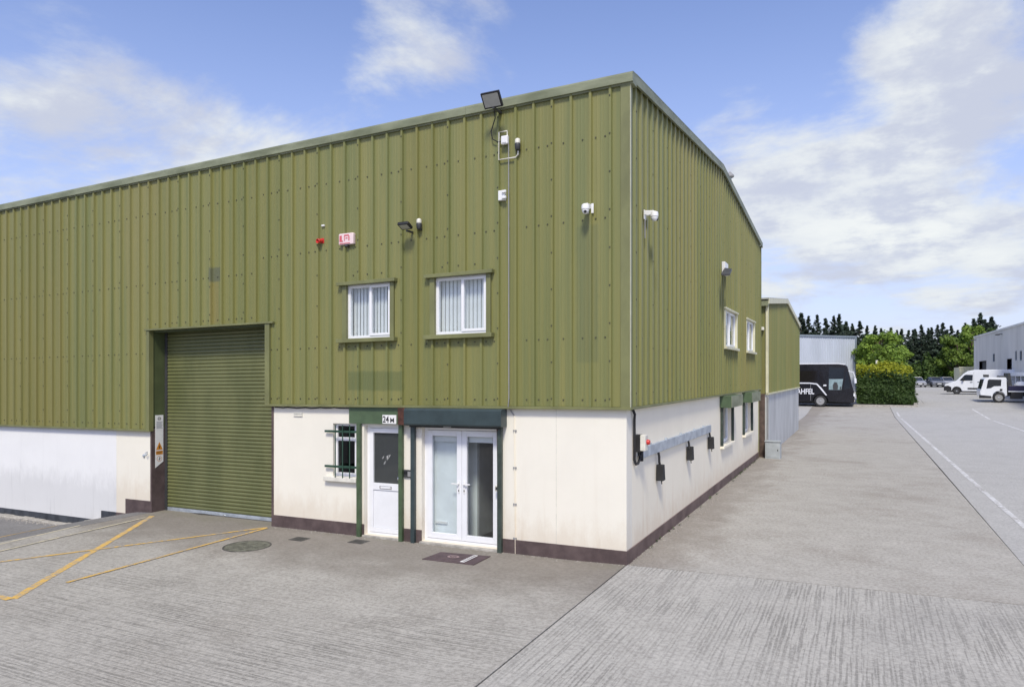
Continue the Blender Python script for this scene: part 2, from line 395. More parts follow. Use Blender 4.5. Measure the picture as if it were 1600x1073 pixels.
concrete('concrete_road', (.37, .362, .345), (.44, .432, .412), 'y', .0, (.31, .30, .285), .35)
concrete('asphalt_left', (.16, .155, .15), (.21, .205, .20), 'y', .0, (.11, .105, .10), .5)
pm('joint', (.045, .042, .036), .95, var=.4, vs_=6)
def road_paint(name, col, wear):
    t, b = newmat(name); b.inputs['Roughness'].default_value = .75
    P = geo_pos(t); e = ramp(t, noise(t, P, 9, 5, .7), wear, wear+.14)
    e2 = ramp(t, noise(t, P, 1.1, 3, .6), .3, .7, .25, .95)
    c = mixc(t, mth(t, 'MULTIPLY', e, e2), col, (.30, .28, .25))
    L(t, c, b.inputs['Base Color']); bumpn(t, b, noise(t, P, 40, 4), .4, .006)
road_paint('paint_yellow', (.66, .41, .085), .42); road_paint('paint_cream', (.58, .52, .36), .42); road_paint('paint_white', (.66, .66, .66), .40)

def leaf_mat(name, c0, c1, c2, scale=1.4):
    t, b = newmat(name); b.inputs['Roughness'].default_value = .6; b.inputs['Specular IOR Level'].default_value = .3
    P = geo_pos(t)
    c = mixc(t, ramp(t, noise(t, P, scale, 4, .65), .35, .65), c0, c1)
    c = mixc(t, ramp(t, noise(t, P, scale*6, 2, .6), .52, .75), c, c2)
    oi = N(t, 'ShaderNodeObjectInfo'); k = ramp(t, oi.outputs['Random'], 0, 1, .8, 1.2, False)
    cm = N(t, 'ShaderNodeCombineXYZ')
    for i in range(3): L(t, k, cm.inputs[i])
    c = mixc(t, 1., c, cm.outputs[0], 'MULTIPLY')
    L(t, c, b.inputs['Base Color'])
    tl = N(t, 'ShaderNodeBsdfTranslucent'); L(t, c, tl.inputs[0])
    m = N(t, 'ShaderNodeMixShader'); m.inputs[0].default_value = .3
    L(t, b.outputs[0], m.inputs[1]); L(t, tl.outputs[0], m.inputs[2]); L(t, m.outputs[0], t.nodes['Material Output'].inputs[0])
leaf_mat('leaf_conifer', (.050, .080, .056), (.080, .112, .075), (.110, .140, .095))
leaf_mat('leaf_bright', (.11, .185, .025), (.19, .28, .04), (.29, .38, .085))
leaf_mat('leaf_mid', (.06, .11, .025), (.10, .16, .035), (.15, .22, .06))
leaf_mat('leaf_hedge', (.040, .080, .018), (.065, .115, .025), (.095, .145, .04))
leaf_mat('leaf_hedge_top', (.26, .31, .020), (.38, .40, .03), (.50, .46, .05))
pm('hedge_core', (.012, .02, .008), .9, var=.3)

# ------------------------------------------------------------------ setting: ground
def grid_mesh(name, xs, ys, zf, mat):
    v = [(x, y, zf(x, y)) for y in ys for x in xs]; n = len(xs)
    f = [(j*n+i, j*n+i+1, (j+1)*n+i+1, (j+1)*n+i) for j in range(len(ys)-1) for i in range(n-1)]
    mb = MB(); mb.add(v, f); return mb.build(name, mat, recalc=False, origin=(0, 0, 0))
xs = [-900, -400, -200, -100, -60]+[-42+2*i for i in range(52)]+[80, 120, 250, 500, 900]
ys = [-900, -400, -200, -100, -60]+[-46+2*i for i in range(12)]+[-22+1*i for i in range(24)]+[2+2*i for i in range(70)]+[160, 250, 450, 900, 1500]
xs = sorted(set(xs)); ys = sorted(set(ys))
ground = tag(grid_mesh('ground', xs, ys, lambda x, y: gz(x, y)-.035, 'joint'), kind='structure')
def slab(c, mat, res=1.0, name='concrete_slab'):
    (x00, y00), (x10, y10), (x11, y11), (x01, y01) = c
    nu = max(2, int(max(abs(x10-x00), abs(x11-x01))/res)+1); nv = max(2, int(max(abs(y01-y00), abs(y11-y10))/res)+1)
    v = []; f = []
    for j in range(nv+1):
        b = j/nv
        for i in range(nu+1):
            a = i/nu
            x = (1-b)*((1-a)*x00+a*x10)+b*((1-a)*x01+a*x11); y = (1-b)*((1-a)*y00+a*y10)+b*((1-a)*y01+a*y11)
            v.append((x, y, gz(x, y)))
    n = nu+1
    for j in range(nv):
        for i in range(nu): f.append((j*n+i, j*n+i+1, (j+1)*n+i+1, (j+1)*n+i))
    rim = [i for i in range(n)]+[j*n+nu for j in range(1, nv+1)]+[nv*n+i for i in range(nu-1, -1, -1)]+[j*n for j in range(nv-1, 0, -1)]
    k = len(v); v += [(v[i][0], v[i][1], v[i][2]-.05) for i in rim]
    for i in range(len(rim)): f.append((rim[i], k+i, k+(i+1) % len(rim), rim[(i+1) % len(rim)]))
    mb = MB(); mb.add(v, f); return mb.build(name, mat, ground, recalc=False)
slab([(-11.24, -45), (-.085, -45), (-.01, .5), (-11.24, .5)], 'concrete_yard', .5)
slab([(-40, -45), (-11.255, -45), (-11.255, .5), (-40, .5)], 'asphalt_left', .5, 'asphalt_bay')
slab([(-.055, -45), (5.655, -45), (5.61, .455), (.012, -.008)], 'concrete_drive', .8)
slab([(-.3, -.0), (5.61, .48), (5.51, 26), (-.3, 26)], 'concrete_path', 1.5)
slab([(-.3, 26.015), (5.51, 26.015), (5.38, 57), (-.3, 57)], 'concrete_path', 1.5)
slab([(5.685, -45), (20, -45), (20, 15.2), (5.59, 14.9)], 'concrete_road', 2)
slab([(5.59, 14.93), (20, 15.23), (20, 34), (5.505, 34)], 'concrete_road', 2)
slab([(5.505, 34.03), (20, 34.03), (20, 57), (5.41, 57)], 'concrete_road', 2)
slab([(20.02, -45), (60, -45), (60, 57), (20.02, 57)], 'concrete_road', 3)
slab([(-40, 31.0), (-.315, 31.0), (-.315, 57), (-40, 57)], 'concrete_road', 2)
slab([(-40, 57.02), (8, 57.02), (8, 80), (-40, 80)], 'concrete_road', 2)
slab([(8.02, 57.02), (60, 57.02), (60, 80), (8.02, 80)], 'concrete_road', 2)
slab([(-40, 80.02), (60, 80.02), (60, 116), (-40, 116)], 'concrete_road', 3)
verge = MB()
for (a, b, c_, d) in ((-60, 116, 80, 200),):
    pass
verge = grid_mesh('grass_verge', [-80+10*i for i in range(21)], [116.05+6*i for i in range(14)], lambda x, y: gz(x, y)+.05+.05*min(y-116, 30), 'leaf_mid'); tag(verge, kind='structure')

def marking(p0, p1, width, mat, n=None):
    a = Vector((*p0, 0)); b = Vector((*p1, 0)); d = (b-a); ln = d.length; d.normalize(); s = Vector((-d.y, d.x, 0))*width/2
    n = n or max(2, int(ln/.5)); mb = MB(); v = []; f = []
    for i in range(n+1):
        p = a+d*ln*i/n
        for sg in (-1, 1):
            jt = 1+random.uniform(-.1, .1)
            q = p+s*sg*jt; v.append((q.x, q.y, gz(q.x, q.y)+.004))
        if i: f.append((2*i-2, 2*i-1, 2*i+1, 2*i))
    mb.add(v, f); o = mb.build('road_marking', mat, recalc=False); return tag(o, kind='structure')
ZL = .0
def lift(o, dz): o.location.z += dz
marking((-10.83, -.3), (-7.2, -5.1), .12, 'paint_yellow')
lift(marking((-7.22, -5.12), (-12.5, -5.12), .11, 'paint_yellow'), .003)
lift(marking((-7.5, -.16), (-10.15, -5.06), .085, 'paint_yellow'), .003)
lift(marking((-7.46, -.22), (-7.31, -4.3), .075, 'paint_yellow'), .006)
lift(marking((-10.78, -.5), (-10.25, -5.0), .07, 'paint_cream'), .006)
marking((-11.33, -1.6), (-10.72, -5.0), .06, 'paint_cream')
marking((-12.1, -1.6), (-11.7, -3.3), .06, 'paint_yellow')
marking((6.30, -3), (5.72, 49.2), .12, 'paint_white', 60)
marking((5.78, 49.3), (14.3, 53.8), .07, 'paint_white', 12)
marking((10.95, 53), (11.1, 30), .14, 'paint_white', 30)
lift(marking((10.9, 53.2), (13.7, 54.6), .16, 'paint_white', 8), .003)

# ------------------------------------------------------------------ the main warehouse
def mF(u, d, z): return (u, -d, z)        # frontage: u along x, d outwards
def mS(u, d, z): return (d, u, z)         # gable side: u along y, d outwards
LEFT = -24.; DEP = 15.9; CO = .05
W = empty('warehouse', (0, 0, 0), 'large green ribbed metal warehouse above cream rendered base walls, nearest the camera', 'warehouse')

def panel_wall(name, m, u0, u1, z0, z1, holes, mat, th=.30, parent=W, shear=True):
    us = sorted({u0, u1, *[h for q in holes for h in q[:2]]}); zs = sorted({z0, z1, *[h for q in holes for h in q[2:4]]})
    us = [u for u in us if u0 <= u <= u1]; zs = [z for z in zs if z0 <= z <= z1]
    mb = MB()
    def hole(u, z): return any(a < u < b and c < z < d for a, b, c, d in holes)
    solid = {}
    for i in range(len(us)-1):
        for j in range(len(zs)-1): solid[i, j] = not hole((us[i]+us[i+1])/2, (zs[j]+zs[j+1])/2)
    for (i, j), s_ in solid.items():
        if not s_: continue
        a, b, c, d = us[i], us[i+1], zs[j], zs[j+1]
        mb.quad(m(a, 0, c), m(b, 0, c), m(b, 0, d), m(a, 0, d)); mb.quad(m(a, -th, c), m(b, -th, c), m(b, -th, d), m(a, -th, d))
        for (di, dj, e) in ((-1, 0, ((a, c), (a, d))), (1, 0, ((b, c), (b, d))), (0, -1, ((a, c), (b, c))), (0, 1, ((a, d), (b, d)))):
            if not solid.get((i+di, j+dj), False):
                (p, q), (r_, t_) = e; mb.quad(m(p, 0, q), m(r_, 0, t_), m(r_, -th, t_), m(p, -th, q))
    o = mb
    V = mb.v
    return mb.build(name, mat, parent, shear=shear, recalc=False)

DOOR = (-5.17, -4.27, .02, 2.10); DD = (-3.86, -2.27, .02, 2.10); BW = (-5.93, -5.36, 1.06, 2.12)
panel_wall('rendered_wall', mF, -7.50, -.30, -.4, 2.50, [DOOR, DD, BW], 'render_cream')
panel_wall('rendered_wall', mF, -12.51, -11.23, -1.1, 1.95, [], 'render_cream')
panel_wall('rendered_wall', mF, LEFT, -12.512, -1.3, 1.95, [], 'render_white')
SG1 = (8.30, 9.95, 1.08, 2.16); SG2 = (12.15, 13.90, 1.08, 2.16)
panel_wall('rendered_wall', mS, .30, DEP, -.3, 2.50, [SG1, SG2], 'render_cream_warmed')
# the front wall turns the corner with its own end, flush return
MB().box(-.2995, .0, .0, .2995, -.4, 2.5).build('corner_pier', 'render_cream', W, shear=True)
# scored day-joint near the corner
MB().box(-1.205, -1.193, -.0035, .01, .22, 2.49).build('render_joint', 'off_white', W, shear=True)
# plinths
def plinth(m, u0, u1, z1, mat, z0=-.5, th=.018, ret=0):
    return MB().box(u0, u1, -.01, th, z0, z1, m).build('plinth', mat, W, shear=True, bevel=.004)
for a, b in ((-7.50, -5.17), (-4.27, -3.86), (-2.27, .018)): plinth(mF, a, b, .215, 'brown')
plinth(mF, -12.16, -11.235, .235, 'brown', -1.); plinth(mF, -12.51, -12.161, -.11, 'brown', -1.)
plinth(mF, -13.06, -12.511, -.11, 'navy', -1.2); plinth(mF, LEFT, -13.061, -.345, 'navy', -1.5)
plinth(mS, .0005, DEP, .215, 'brown_side')
# plinth returns in the door reveals
for x0, x1 in ((-4.268, -4.262), (-3.868, -3.862)):
    pass
# kerb of loose concrete along the foot of the left wall
mb = MB(); v = []
for i in range(24):
    x = LEFT+i*.46; 
    if x > -13.2: break
    h = gz(x, 0)+random.uniform(.03, .07)
    mb.box(x, x+.45, -.05-random.uniform(.12, .2), 0, -1.2, h)
mb.build('concrete_fillet', 'threshold', W, bevel=.02)

# ---- ribbed cladding, one mesh per sheet
PITCH = 1/3.; RH = .044
def profile(u_start, n):
    pts = []
    for k in range(n):
        c = u_start+k*PITCH
        pts += [(c-.031, 0), (c-.019, RH), (c+.019, RH), (c+.031, 0)]
        for q in (.105, .165, .225): pts += [(c+q-.009, 0), (c+q, .0045), (c+q+.009, 0)]
    return pts
def clad(m, u0, u1, zb, zt, holes, mat, parent, name='cladding_sheet', shear=True, first=.10, lap=True, base=CO):
    out_ = []; u = u0; k = 0; bounds = []
    c = u0+first
    while c < u1:
        bounds.append(c); c += 3*PITCH
    for k, c in enumerate(bounds):
        last = k == len(bounds)-1
        pts = profile(c, 3)
        if k == 0: pts = [(u0, 0)]+pts
        end = (c+3*PITCH+.03) if not last else u1
        pts = [p for p in pts if u0 <= p[0] <= min(end, u1)]
        if not last: pts += [(c+3*PITCH-.031, 0), (c+3*PITCH-.019, RH), (c+3*PITCH+.016, RH+.001)]
        elif pts[-1][0] < u1: pts.append((u1, 0))
        off = base+(.0018 if k % 2 else 0)
        brk = sorted({h for q in holes for h in q[:2]}|{b_ for b_ in zb.get('breaks', [])}|{b_ for b_ in zt.get('breaks', [])})
        full = [pts[0]]
        for (a, da), (b, db) in zip(pts[:-1], pts[1:]):
            for h in brk:
                if a+1e-6 < h < b-1e-6:
                    t_ = (h-a)/(b-a); full.append((h, da+(db-da)*t_))
            full.append((b, db))
        mb = MB()
        for (a, da), (b, db) in zip(full[:-1], full[1:]):
            if b-a < 1e-7: continue
            mid = (a+b)/2; lo = zb['f'](mid); iv = [(lo, None)]
            segs = []
            hs = sorted([(q[2], q[3]) for q in holes if q[0] < mid < q[1]])
            cur = lo
            for (h0, h1) in hs:
                if h0-cur > 1e-3: segs.append((cur, h0, cur, h0))
                cur = h1
            segs.append((cur, zt['f'](a), cur, zt['f'](b)))
            for (l0, t0, l1, t1) in segs:
                mb.quad(m(a, off+da, l0), m(b, off+db, l1), m(b, off+db, t1), m(a, off+da, t0))
        if mb.v: out_.append(mb.build(name, mat, parent, shear=shear, recalc=False))
    return out_
WIN = [(-5.62, -4.45, 3.72, 4.80), (-3.62, -2.42, 3.72, 4.80)]
mFn = lambda u, d, z: (-u, -d, z)
fz = dict(f=lambda u: 2.49 if u < 7.62 else (4.16 if u < 11.27 else 1.885), breaks=[7.62, 11.27])
clad(mFn, .045, -LEFT, fz, dict(f=lambda u: 7.60), [(-b, -a, c, d) for a, b, c, d in WIN], 'cladding', W, first=.20)
RIDGE = DEP/2; EAVE = 7.62; RZ = 8.30
gt = lambda u: EAVE+(RZ-EAVE)*(1-abs(u-RIDGE)/RIDGE)
SW = [(8.46, 10.46, 3.72, 4.77), (12.32, 14.22, 3.72, 4.77)]
clad(mS, .045, DEP, dict(f=lambda u: 2.49), dict(f=gt, breaks=[RIDGE]), SW, 'cladding', W, first=.165)
# fixings
mb = MB()
def fix(m, u, d, z, r=.0105):
    mb.box(u-r, u+r, d, d+.012, z-r, z+r, m)
for k in range(70):
    c = .245+k*PITCH
    if c > -LEFT-.2: break
    lap = k % 3 == 0
    for z in (2.60, 3.60, 5.50, 6.80) if c < 7.6 else ((4.28, 5.20, 6.78) if c < 11.2 else (2.0, 3.62, 5.19, 6.78)):
        for du in (.09, .25) if lap else (.14,):
            if any(-b-.12 < c+du < -a+.12 and c0-.12 < z < c1+.12 for a, b, c0, c1 in WIN) or (7.55 < c+du < 7.64) or (11.2 < c+du < 11.4): continue
            fix(mFn, c+du, CO, z)
    if c < 7.6: 
        for (a, b, c0, c1) in WIN:
            if -b < c+.14 < -a: fix(mFn, c+.14, CO, c1+.16)
    if lap:
        z = 2.3 if c > 11.3 else (2.62 if c < 7.6 else 4.4)
        while z < 7.5:
            if not any(-b-.1 < c < -a+.1 and c0-.1 < z < c1+.1 for a, b, c0, c1 in WIN): fix(mFn, c, CO+RH, z, .010)
            z += .60
for k in range(48):
    c = .21+k*PITCH
    if c > DEP-.2: break
    for z in (2.60, 3.60, 5.5, 6.8):
        if not any(a-.1 < c+.14 < b+.1 and c0-.1 < z < c1+.1 for a, b, c0, c1 in SW): fix(mS, c+.14, CO, z)
    if k % 3 == 0:
        z = 2.7
        while z < gt(c)-.1:
            if not any(a-.1 < c < b+.1 and c0-.1 < z < c1+.1 for a, b, c0, c1 in SW): fix(mS, c, CO+RH, z, .010)
            z += .75
tag(mb.build('cladding_fixings', 'screw', W, shear=True), kind='stuff')

# trims
def bar(name, m, u0, u1, d0, d1, z0, z1, mat, parent=W, bevel=.004): return MB().box(u0, u1, d0, d1, z0, z1, m).build(name, mat, parent, shear=True, bevel=bevel)
bar('drip_flashing', mF, -7.63, .10, .0, .105, 2.445, 2.488, 'trim_green')
bar('drip_flashing', mF, LEFT, -11.26, .0, .105, 1.84, 1.883, 'trim_green')
bar('drip_flashing', mS, .0, DEP+.05, .0, .105, 2.447, 2.486, 'trim_green')
# corner flashing: an L wrapped round the edge
MB().prism([(.080, -.080, 2.445), (.080, .055, 2.445), (.040, .055, 2.445), (.040, -.040, 2.445), (-.075, -.040, 2.445), (-.075, -.080, 2.445)], (0, 0, 5.15)).build('corner_flashing', 'trim_green', W, bevel=.006)
MB().box(.079, .0835, -.074, -.030, 2.46, 7.55).build('corner_flashing_edge', 'trim_cream', W)
MB().prism([(.02, DEP-.05, 2.43), (.098, DEP-.05, 2.43), (.098, DEP+.06, 2.43), (.02, DEP+.06, 2.43)], (0, 0, 5.15)).build('corner_flashing', 'trim_green', W, bevel=.006)
# eave fascia (profile y,z) along the frontage, in lengths
prof = [(-.125, 7.565), (-.128, 7.685), (-.120, 7.712), (-.09, 7.728), (.10, 7.75), (.10, 7.54), (-.085, 7.54), (-.09, 7.565)]
xe = .135
while xe > LEFT:
    xa = max(xe-3.0, LEFT)
    MB().prism([(xa+.003, y, z) for y, z in prof], (xe-xa-.003, 0, 0)).build('eave_fascia', 'fascia', W, shear=True, smooth=False)
    xe = xa
# verge flashing up and down the gable
for (ya, za, yb, zb_) in ((.10, EAVE+.01, RIDGE, RZ+.01), (RIDGE, RZ+.01, DEP+.12, EAVE)):
    m_ = MB()
    m_.prism([(.095, ya, za-.045), (.095, yb, zb_-.045), (.095, yb, zb_+.105), (.095, ya, za+.105)], (.040, 0, 0))
    m_.prism([(-.25, ya, za+.107), (-.25, yb, zb_+.107), (-.25, yb, zb_+.121), (-.25, ya, za+.121)], (.387, 0, 0))
    m_.build('verge_flashing', 'fascia', W)
# roof slopes and closing walls
for (ya, za, yb, zb_) in ((.0, 7.70, RIDGE, 8.39), (RIDGE, 8.39, DEP+.1, 7.70)):
    MB().prism([(LEFT, ya, za), (LEFT, yb, zb_), (LEFT, yb, zb_-.06), (LEFT, ya, za-.06)], (-LEFT-.02, 0, 0)).build('roof_slope', 'roof_sheet', W, shear=True)
MB().box(LEFT, .02, DEP-.02, DEP+.06, -1, 7.6).build('rear_wall', 'cladding2', W)
MB().box(LEFT-.1, LEFT, 0, DEP, -1.5, 7.5).build('end_wall', 'cladding2', W)
MB().box(LEFT+.02, -.02, .6, DEP-.1, -.06, .0).build('floor_slab', 'interior', W)
MB().box(LEFT+.02, -.32, .62, DEP-.1, 2.9, 3.0).build('upper_floor', 'interior', W)
# roof flue
FLZ = 9.16
fl = empty('roof_flue', (-.35, 11.9, 8.1), 'thin pale metal flue pipe with cowl standing on the warehouse roof', 'flue')
MB().tube([(-.35, 11.9, 8.0), (-.35, 11.9, FLZ)], .05, 10).build('pipe', 'steel', fl, smooth=True)
MB().lathe([(.02, .16), (.13, .04), (.13, 0), (.09, -.03)], (-.35, 11.9, FLZ)).build('cowl', 'mid_grey', fl, smooth=True)

# ---- loading door
SX0, SX1 = -11.23, -7.53
bar('head_flashing', mF, -11.36, -7.40, .02, .12, 4.135, 4.175, 'trim_green')
bar('side_flashing', mF, -11.30, -11.215, -.02, .10, 1.84, 4.134, 'trim_green')
bar('side_flashing', mF, -7.64, -7.515, -.02, .10, 2.44, 4.134, 'trim_green')
MB().box(SX0-.03, SX0, 0.001, .50, 1.885, 4.134).build('door_reveal', 'jamb_green', W, shear=True)
MB().box(SX1, SX1+.03, .001, .50, 2.5, 4.134).build('door_reveal', 'jamb_green', W, shear=True)
MB().box(SX0-.03, SX1+.03, .001, .50, 4.10, 4.133).build('door_soffit', 'jamb_green', W, shear=True)
MB().box(SX0-.045, SX0+.002, -.022, .50, -.5, 1.882).build('door_post', 'brown', W, shear=True, bevel=.005)
MB().box(SX1-.002, SX1+.045, -.022, .50, -.5, 2.444).build('door_post', 'brown', W, shear=True, bevel=.005)
SY = .36
sh = MB().box(SX0+.02, SX1-.02, SY-.02, SY+.035, -.03, .055).build('roller_shutter', 'steel', W, shear=True, bevel=.004)
bar('guide_rail', mF, SX0+.002, SX0+.07, -SY-.04, -SY+.045, -.06, 4.10, 'dark_grey', sh)
bar('guide_rail', mF, SX1-.07, SX1-.002, -SY-.04, -SY+.045, -.06, 4.10, 'dark_grey', sh)
prof = [(0, 0), (-.013, .010), (-.020, .028), (-.020, .050), (-.013, .068), (0, .078), (.004, .078), (.004, 0)]
sl = MB(); sl.prism([(SX0+.05, SY+a, b) for a, b in prof], (SX1-SX0-.1, 0, 0))
s0 = sl.build('slat', 'shutter_green', sh, shear=True, smooth=False); base_z = s0.location.z
for k in range(51):
    s = s0 if k == 0 else s0.copy()
    if k: COL.objects.link(s)
    s.location.z = base_z+.058+k*.0805
MB().box(SX0-.03, SX1+.03, SY+.045, SY+.08, -.5, 4.13).build('shutter_backing', 'black', sh, shear=True)
MB().lathe([(.02, -.012), (.02, .012)], (-9.3, SY-.03, -.005+.0), 'y', 12).build('lock', 'chrome', sh, shear=True)

# ---- upper and ground windows
def window(m, u0, u1, z0, z1, d=.0, split=.52, sash_side=1, flash=True, blinds=12, reveal=.03, frame=.055, mirror=1):
    """frame mesh with opening sash, panes, blinds and metal surrounds as its pieces; d = outer face"""
    f = frame; us = u0+(u1-u0)*split
    a = MB()
    a.box(u0, u1, d-.07, d, z0, z0+f, m); a.box(u0, u1, d-.07, d, z1-f, z1, m)
    a.box(u0, u0+f, d-.07, d, z0+f, z1-f, m); a.box(u1-f, u1, d-.07, d, z0+f, z1-f, m); a.box(us-f/2, us+f/2, d-.07, d, z0+f, z1-f, m)
    wo = a.build('window', 'upvc', W, shear=True, bevel=.004)
    b = MB(); sa, sb = (us-.012, u1-.022) if sash_side > 0 else (u0+.022, us+.012)
    za, zb_ = z0+f-.012, z1-.022; g = .048
    b.box(sa, sb, d-.05, d+.014, za, za+g, m); b.box(sa, sb, d-.05, d+.014, zb_-g, zb_, m); b.box(sa, sa+g, d-.05, d+.014, za+g, zb_-g, m); b.box(sb-g, sb, d-.05, d+.014, za+g, zb_-g, m)
    b.build('opening_sash', 'upvc', wo, shear=True, bevel=.004)
    c = MB().box(u0+f, us-f/2, d-.034, d-.028, z0+f, z1-f, m) if sash_side > 0 else MB().box(us+f/2, u1-f, d-.034, d-.028, z0+f, z1-f, m)
    c.build('pane', 'glass', wo, shear=True)
    MB().box(sa+g, sb-g, d-.022, d-.016, za+g, zb_-g, m).build('pane', 'glass', wo, shear=True)
    for k in range(blinds):
        uu = u0+.03+(u1-u0-.06)*(k+.5)/blinds; hw = (u1-u0)/blinds*.485; tl = .012
        q = MB(); q.prism([(uu-hw, d-.13-tl, z0), (uu+hw, d-.13+tl, z0), (uu+hw, d-.133+tl, z0), (uu-hw, d-.133-tl, z0)], (0, 0, z1-z0-.02), m)
        q.build('blind_slat', 'blind', wo, shear=True)
    # reveal lining behind
    r = MB(); r.box(u0-.04, u0-.002, d-.5, d-.005, z0-.04, z1+.04, m); r.box(u1+.002, u1+.04, d-.5, d-.005, z0-.04, z1+.04, m)
    r.box(u0-.002, u1+.002, d-.5, d-.005, z0-.04, z0-.002, m); r.box(u0-.002, u1+.002, d-.5, d-.005, z1+.002, z1+.04, m)
    r.build('reveal_lining', 'off_white', wo, shear=True)
    return wo
for (a, b, c0, c1) in WIN:
    wo = window(mF, a+.09, b-.06, c0+.03, c1-.03, d=.03, split=.52)
    bar('head_flashing', mF, a-.10, b+.09, .03, .155, c1-.028, c1+.035, 'trim_green', wo)
    bar('sill_flashing', mF, a-.10, b+.09, .03, .17, c0-.045, c0+.028, 'trim_green', wo)
    bar('side_flashing', mF, a-.01, a+.088, .035, .092, c0+.029, c1-.029, 'trim_green', wo)
    bar('side_flashing', mF, b-.058, b+.03, .035, .092, c0+.029, c1-.029, 'trim_green', wo)
for (a, b, c0, c1) in SW:
    wo = window(mS, a+.05, b-.05, c0+.03, c1-.03, d=.03, split=.5, blinds=20)
    bar('head_flashing', mS, a-.08, b+.08, .03, .125, c1-.028, c1+.02, 'trim_cream', wo)
    bar('sill_flashing', mS, a-.08, b+.08, .03, .155, c0-.04, c0+.028, 'trim_cream', wo)
    bar('side_flashing', mS, b-.048, b+.03, .035, .10, c0+.029, c1-.029, 'trim_cream', wo)
    bar('side_flashing', mS, a-.03, a+.048, .035, .10, c0+.029, c1-.029, 'trim_cream', wo)
for i, (a, b, c0, c1) in enumerate((SG1, SG2)):
    wo = window(mS, a+.01, b-.01, c0+.04, c1, d=-.10, split=.5, blinds=12)
    bar('window_sill', mS, a-.06, b+.06, -.1, .10, c0-.035, c0+.038, 'render_cream_warmed', wo, bevel=.008)
    h = MB().prism([(a-.16, .0, 2.14), (a-.16, .28, 2.14), (a-.16, .30, 2.17), (a-.16, .30, 2.44), (a-.16, .27, 2.466), (a-.16, .0, 2.466)], (b-a+.32, 0, 0), mS).build('shutter_hood', 'hood_pale', W) if False else None
    hb = MB().box(a-.16, b+.16, .11, .30, 2.13, 2.475, mS); hb.box(a-.16, b+.16, .0, .11, 2.13, 2.443, mS)
    ho = MB().box(a-.16, b+.16, .0, .295, 2.13, 2.443, mS).build('shutter_hood', 'hood_green', W, bevel=.008)
    MB().box(a-.15, b+.15, .296, .302, 2.14, 2.435, mS).build('hood_cover', 'fascia', ho)
    for q in (a-.07, b+.005):
        bar('shutter_guide', mS, q, q+.065, .005, .075, c0+.04, 2.13, 'post_dark', ho)

# barred window
a, b, c0, c1 = BW
wo = MB()
f = .05; d = -.08
wo.box(a+.05, b, d-.06, d, c0+.03, c0+.10, mF); wo.box(a+.05, b, d-.06, d, c1-f, c1, mF); wo.box(a, a+.05, d-.06, d, c0+.03, c1, mF); wo.box(b-f-.05, b, d-.06, d, c0+.1, c1-f, mF); wo.box(a+.05, b-f-.05, d-.06, d, c0+.72, c0+.79, mF)
wo = wo.build('window', 'upvc', W, shear=True, bevel=.004)
MB().box(a+.05, b-f-.05, d-.034, d-.028, c0+.10, c0+.72, mF).build('pane', 'glass_dark', wo, shear=True)
MB().box(a+.05, b-f-.05, d-.034, d-.028, c0+.79, c1-f, mF).build('pane', 'glass_dark', wo, shear=True)
MB().box(a+.10, b, -.55, -.52, c0, c1, mF).build('room_backing', 'interior', wo, shear=True)
bar('window_sill', mF, a-.17, b+.06, -.11, .09, c0-.06, c0+.032, 'off_white', wo, bevel=.01)
# the grille over it: a thing bolted on
gr = empty('window_grille', (-5.62, -.06, 1.0), 'dark green security bars bolted across the small ground-floor window', 'security bars')
for z in (1.27, 1.95):
    bar('cross_bar', mF, -6.08, -5.27, .045, .075, z, z+.042, 'bars', gr)
for u in (-5.80, -5.62, -5.45):
    MB().tube([(u, -.085, 1.08+shz(u)), (u, -.085, 2.10+shz(u))], .012, 8).build('upright_bar', 'bars', gr, smooth=True)

# ---- single door
a, b, c0, c1 = DOOR; d = -.10
door = MB(); f = .055
door.box(a, a+f, d-.07, d, c0, c1, mF); door.box(b-f, b, d-.07, d, c0, c1, mF); door.box(a+f, b-f, d-.07, d, c1-f, c1, mF); door.box(a+f, b-f, d-.07, d, c0, c0+.04, mF)
door = door.build('door', 'upvc', W, shear=True, bevel=.004)
u0, u1, z0, z1 = a+f+.005, b-f-.005, c0+.045, c1-f-.005; g = .085
lf = MB(); e = d+.012
lf.box(u0, u0+g, d-.05, e, z0, z1, mF); lf.box(u1-g, u1, d-.05, e, z0, z1, mF); lf.box(u0+g, u1-g, d-.05, e, z1-g, z1, mF); lf.box(u0+g, u1-g, d-.05, e, z0, z0+g, mF); lf.box(u0+g, u1-g, d-.05, e, .87, 1.0, mF)
lf.build('door_leaf', 'upvc', door, shear=True, bevel=.005)
MB().box(u0+g, u1-g, d-.03, d-.024, 1.0, z1-g, mF).build('pane', 'glass_hazy', door, shear=True)
MB().box(u0+g+.002, u1-g-.002, d-.03, d-.006, z0+g+.002, .868, mF).build('lower_panel', 'upvc', door, shear=True, bevel=.006)
lb = MB().box(-4.87, -4.59, e, e+.008, .895, .955, mF).build('letter_plate', 'chrome', door, shear=True, bevel=.002)
MB().box(-4.845, -4.615, e+.008, e+.012, .908, .942, mF).build('letter_flap', 'upvc', door, shear=True)
MB().lathe([(.03, 0), (.032, .02), (.02, .03), (.012, .05), (.028, .06), (.03, .085), (.015, .095)], (u1-.045, -d*1-.012, 1.12), 'y', 14, m=lambda x, y, z: (x, -(y-(-d*1-.012))-(d+.012), z)).build('door_knob', 'chrome', door, shear=True, smooth=True)
sm = MB()
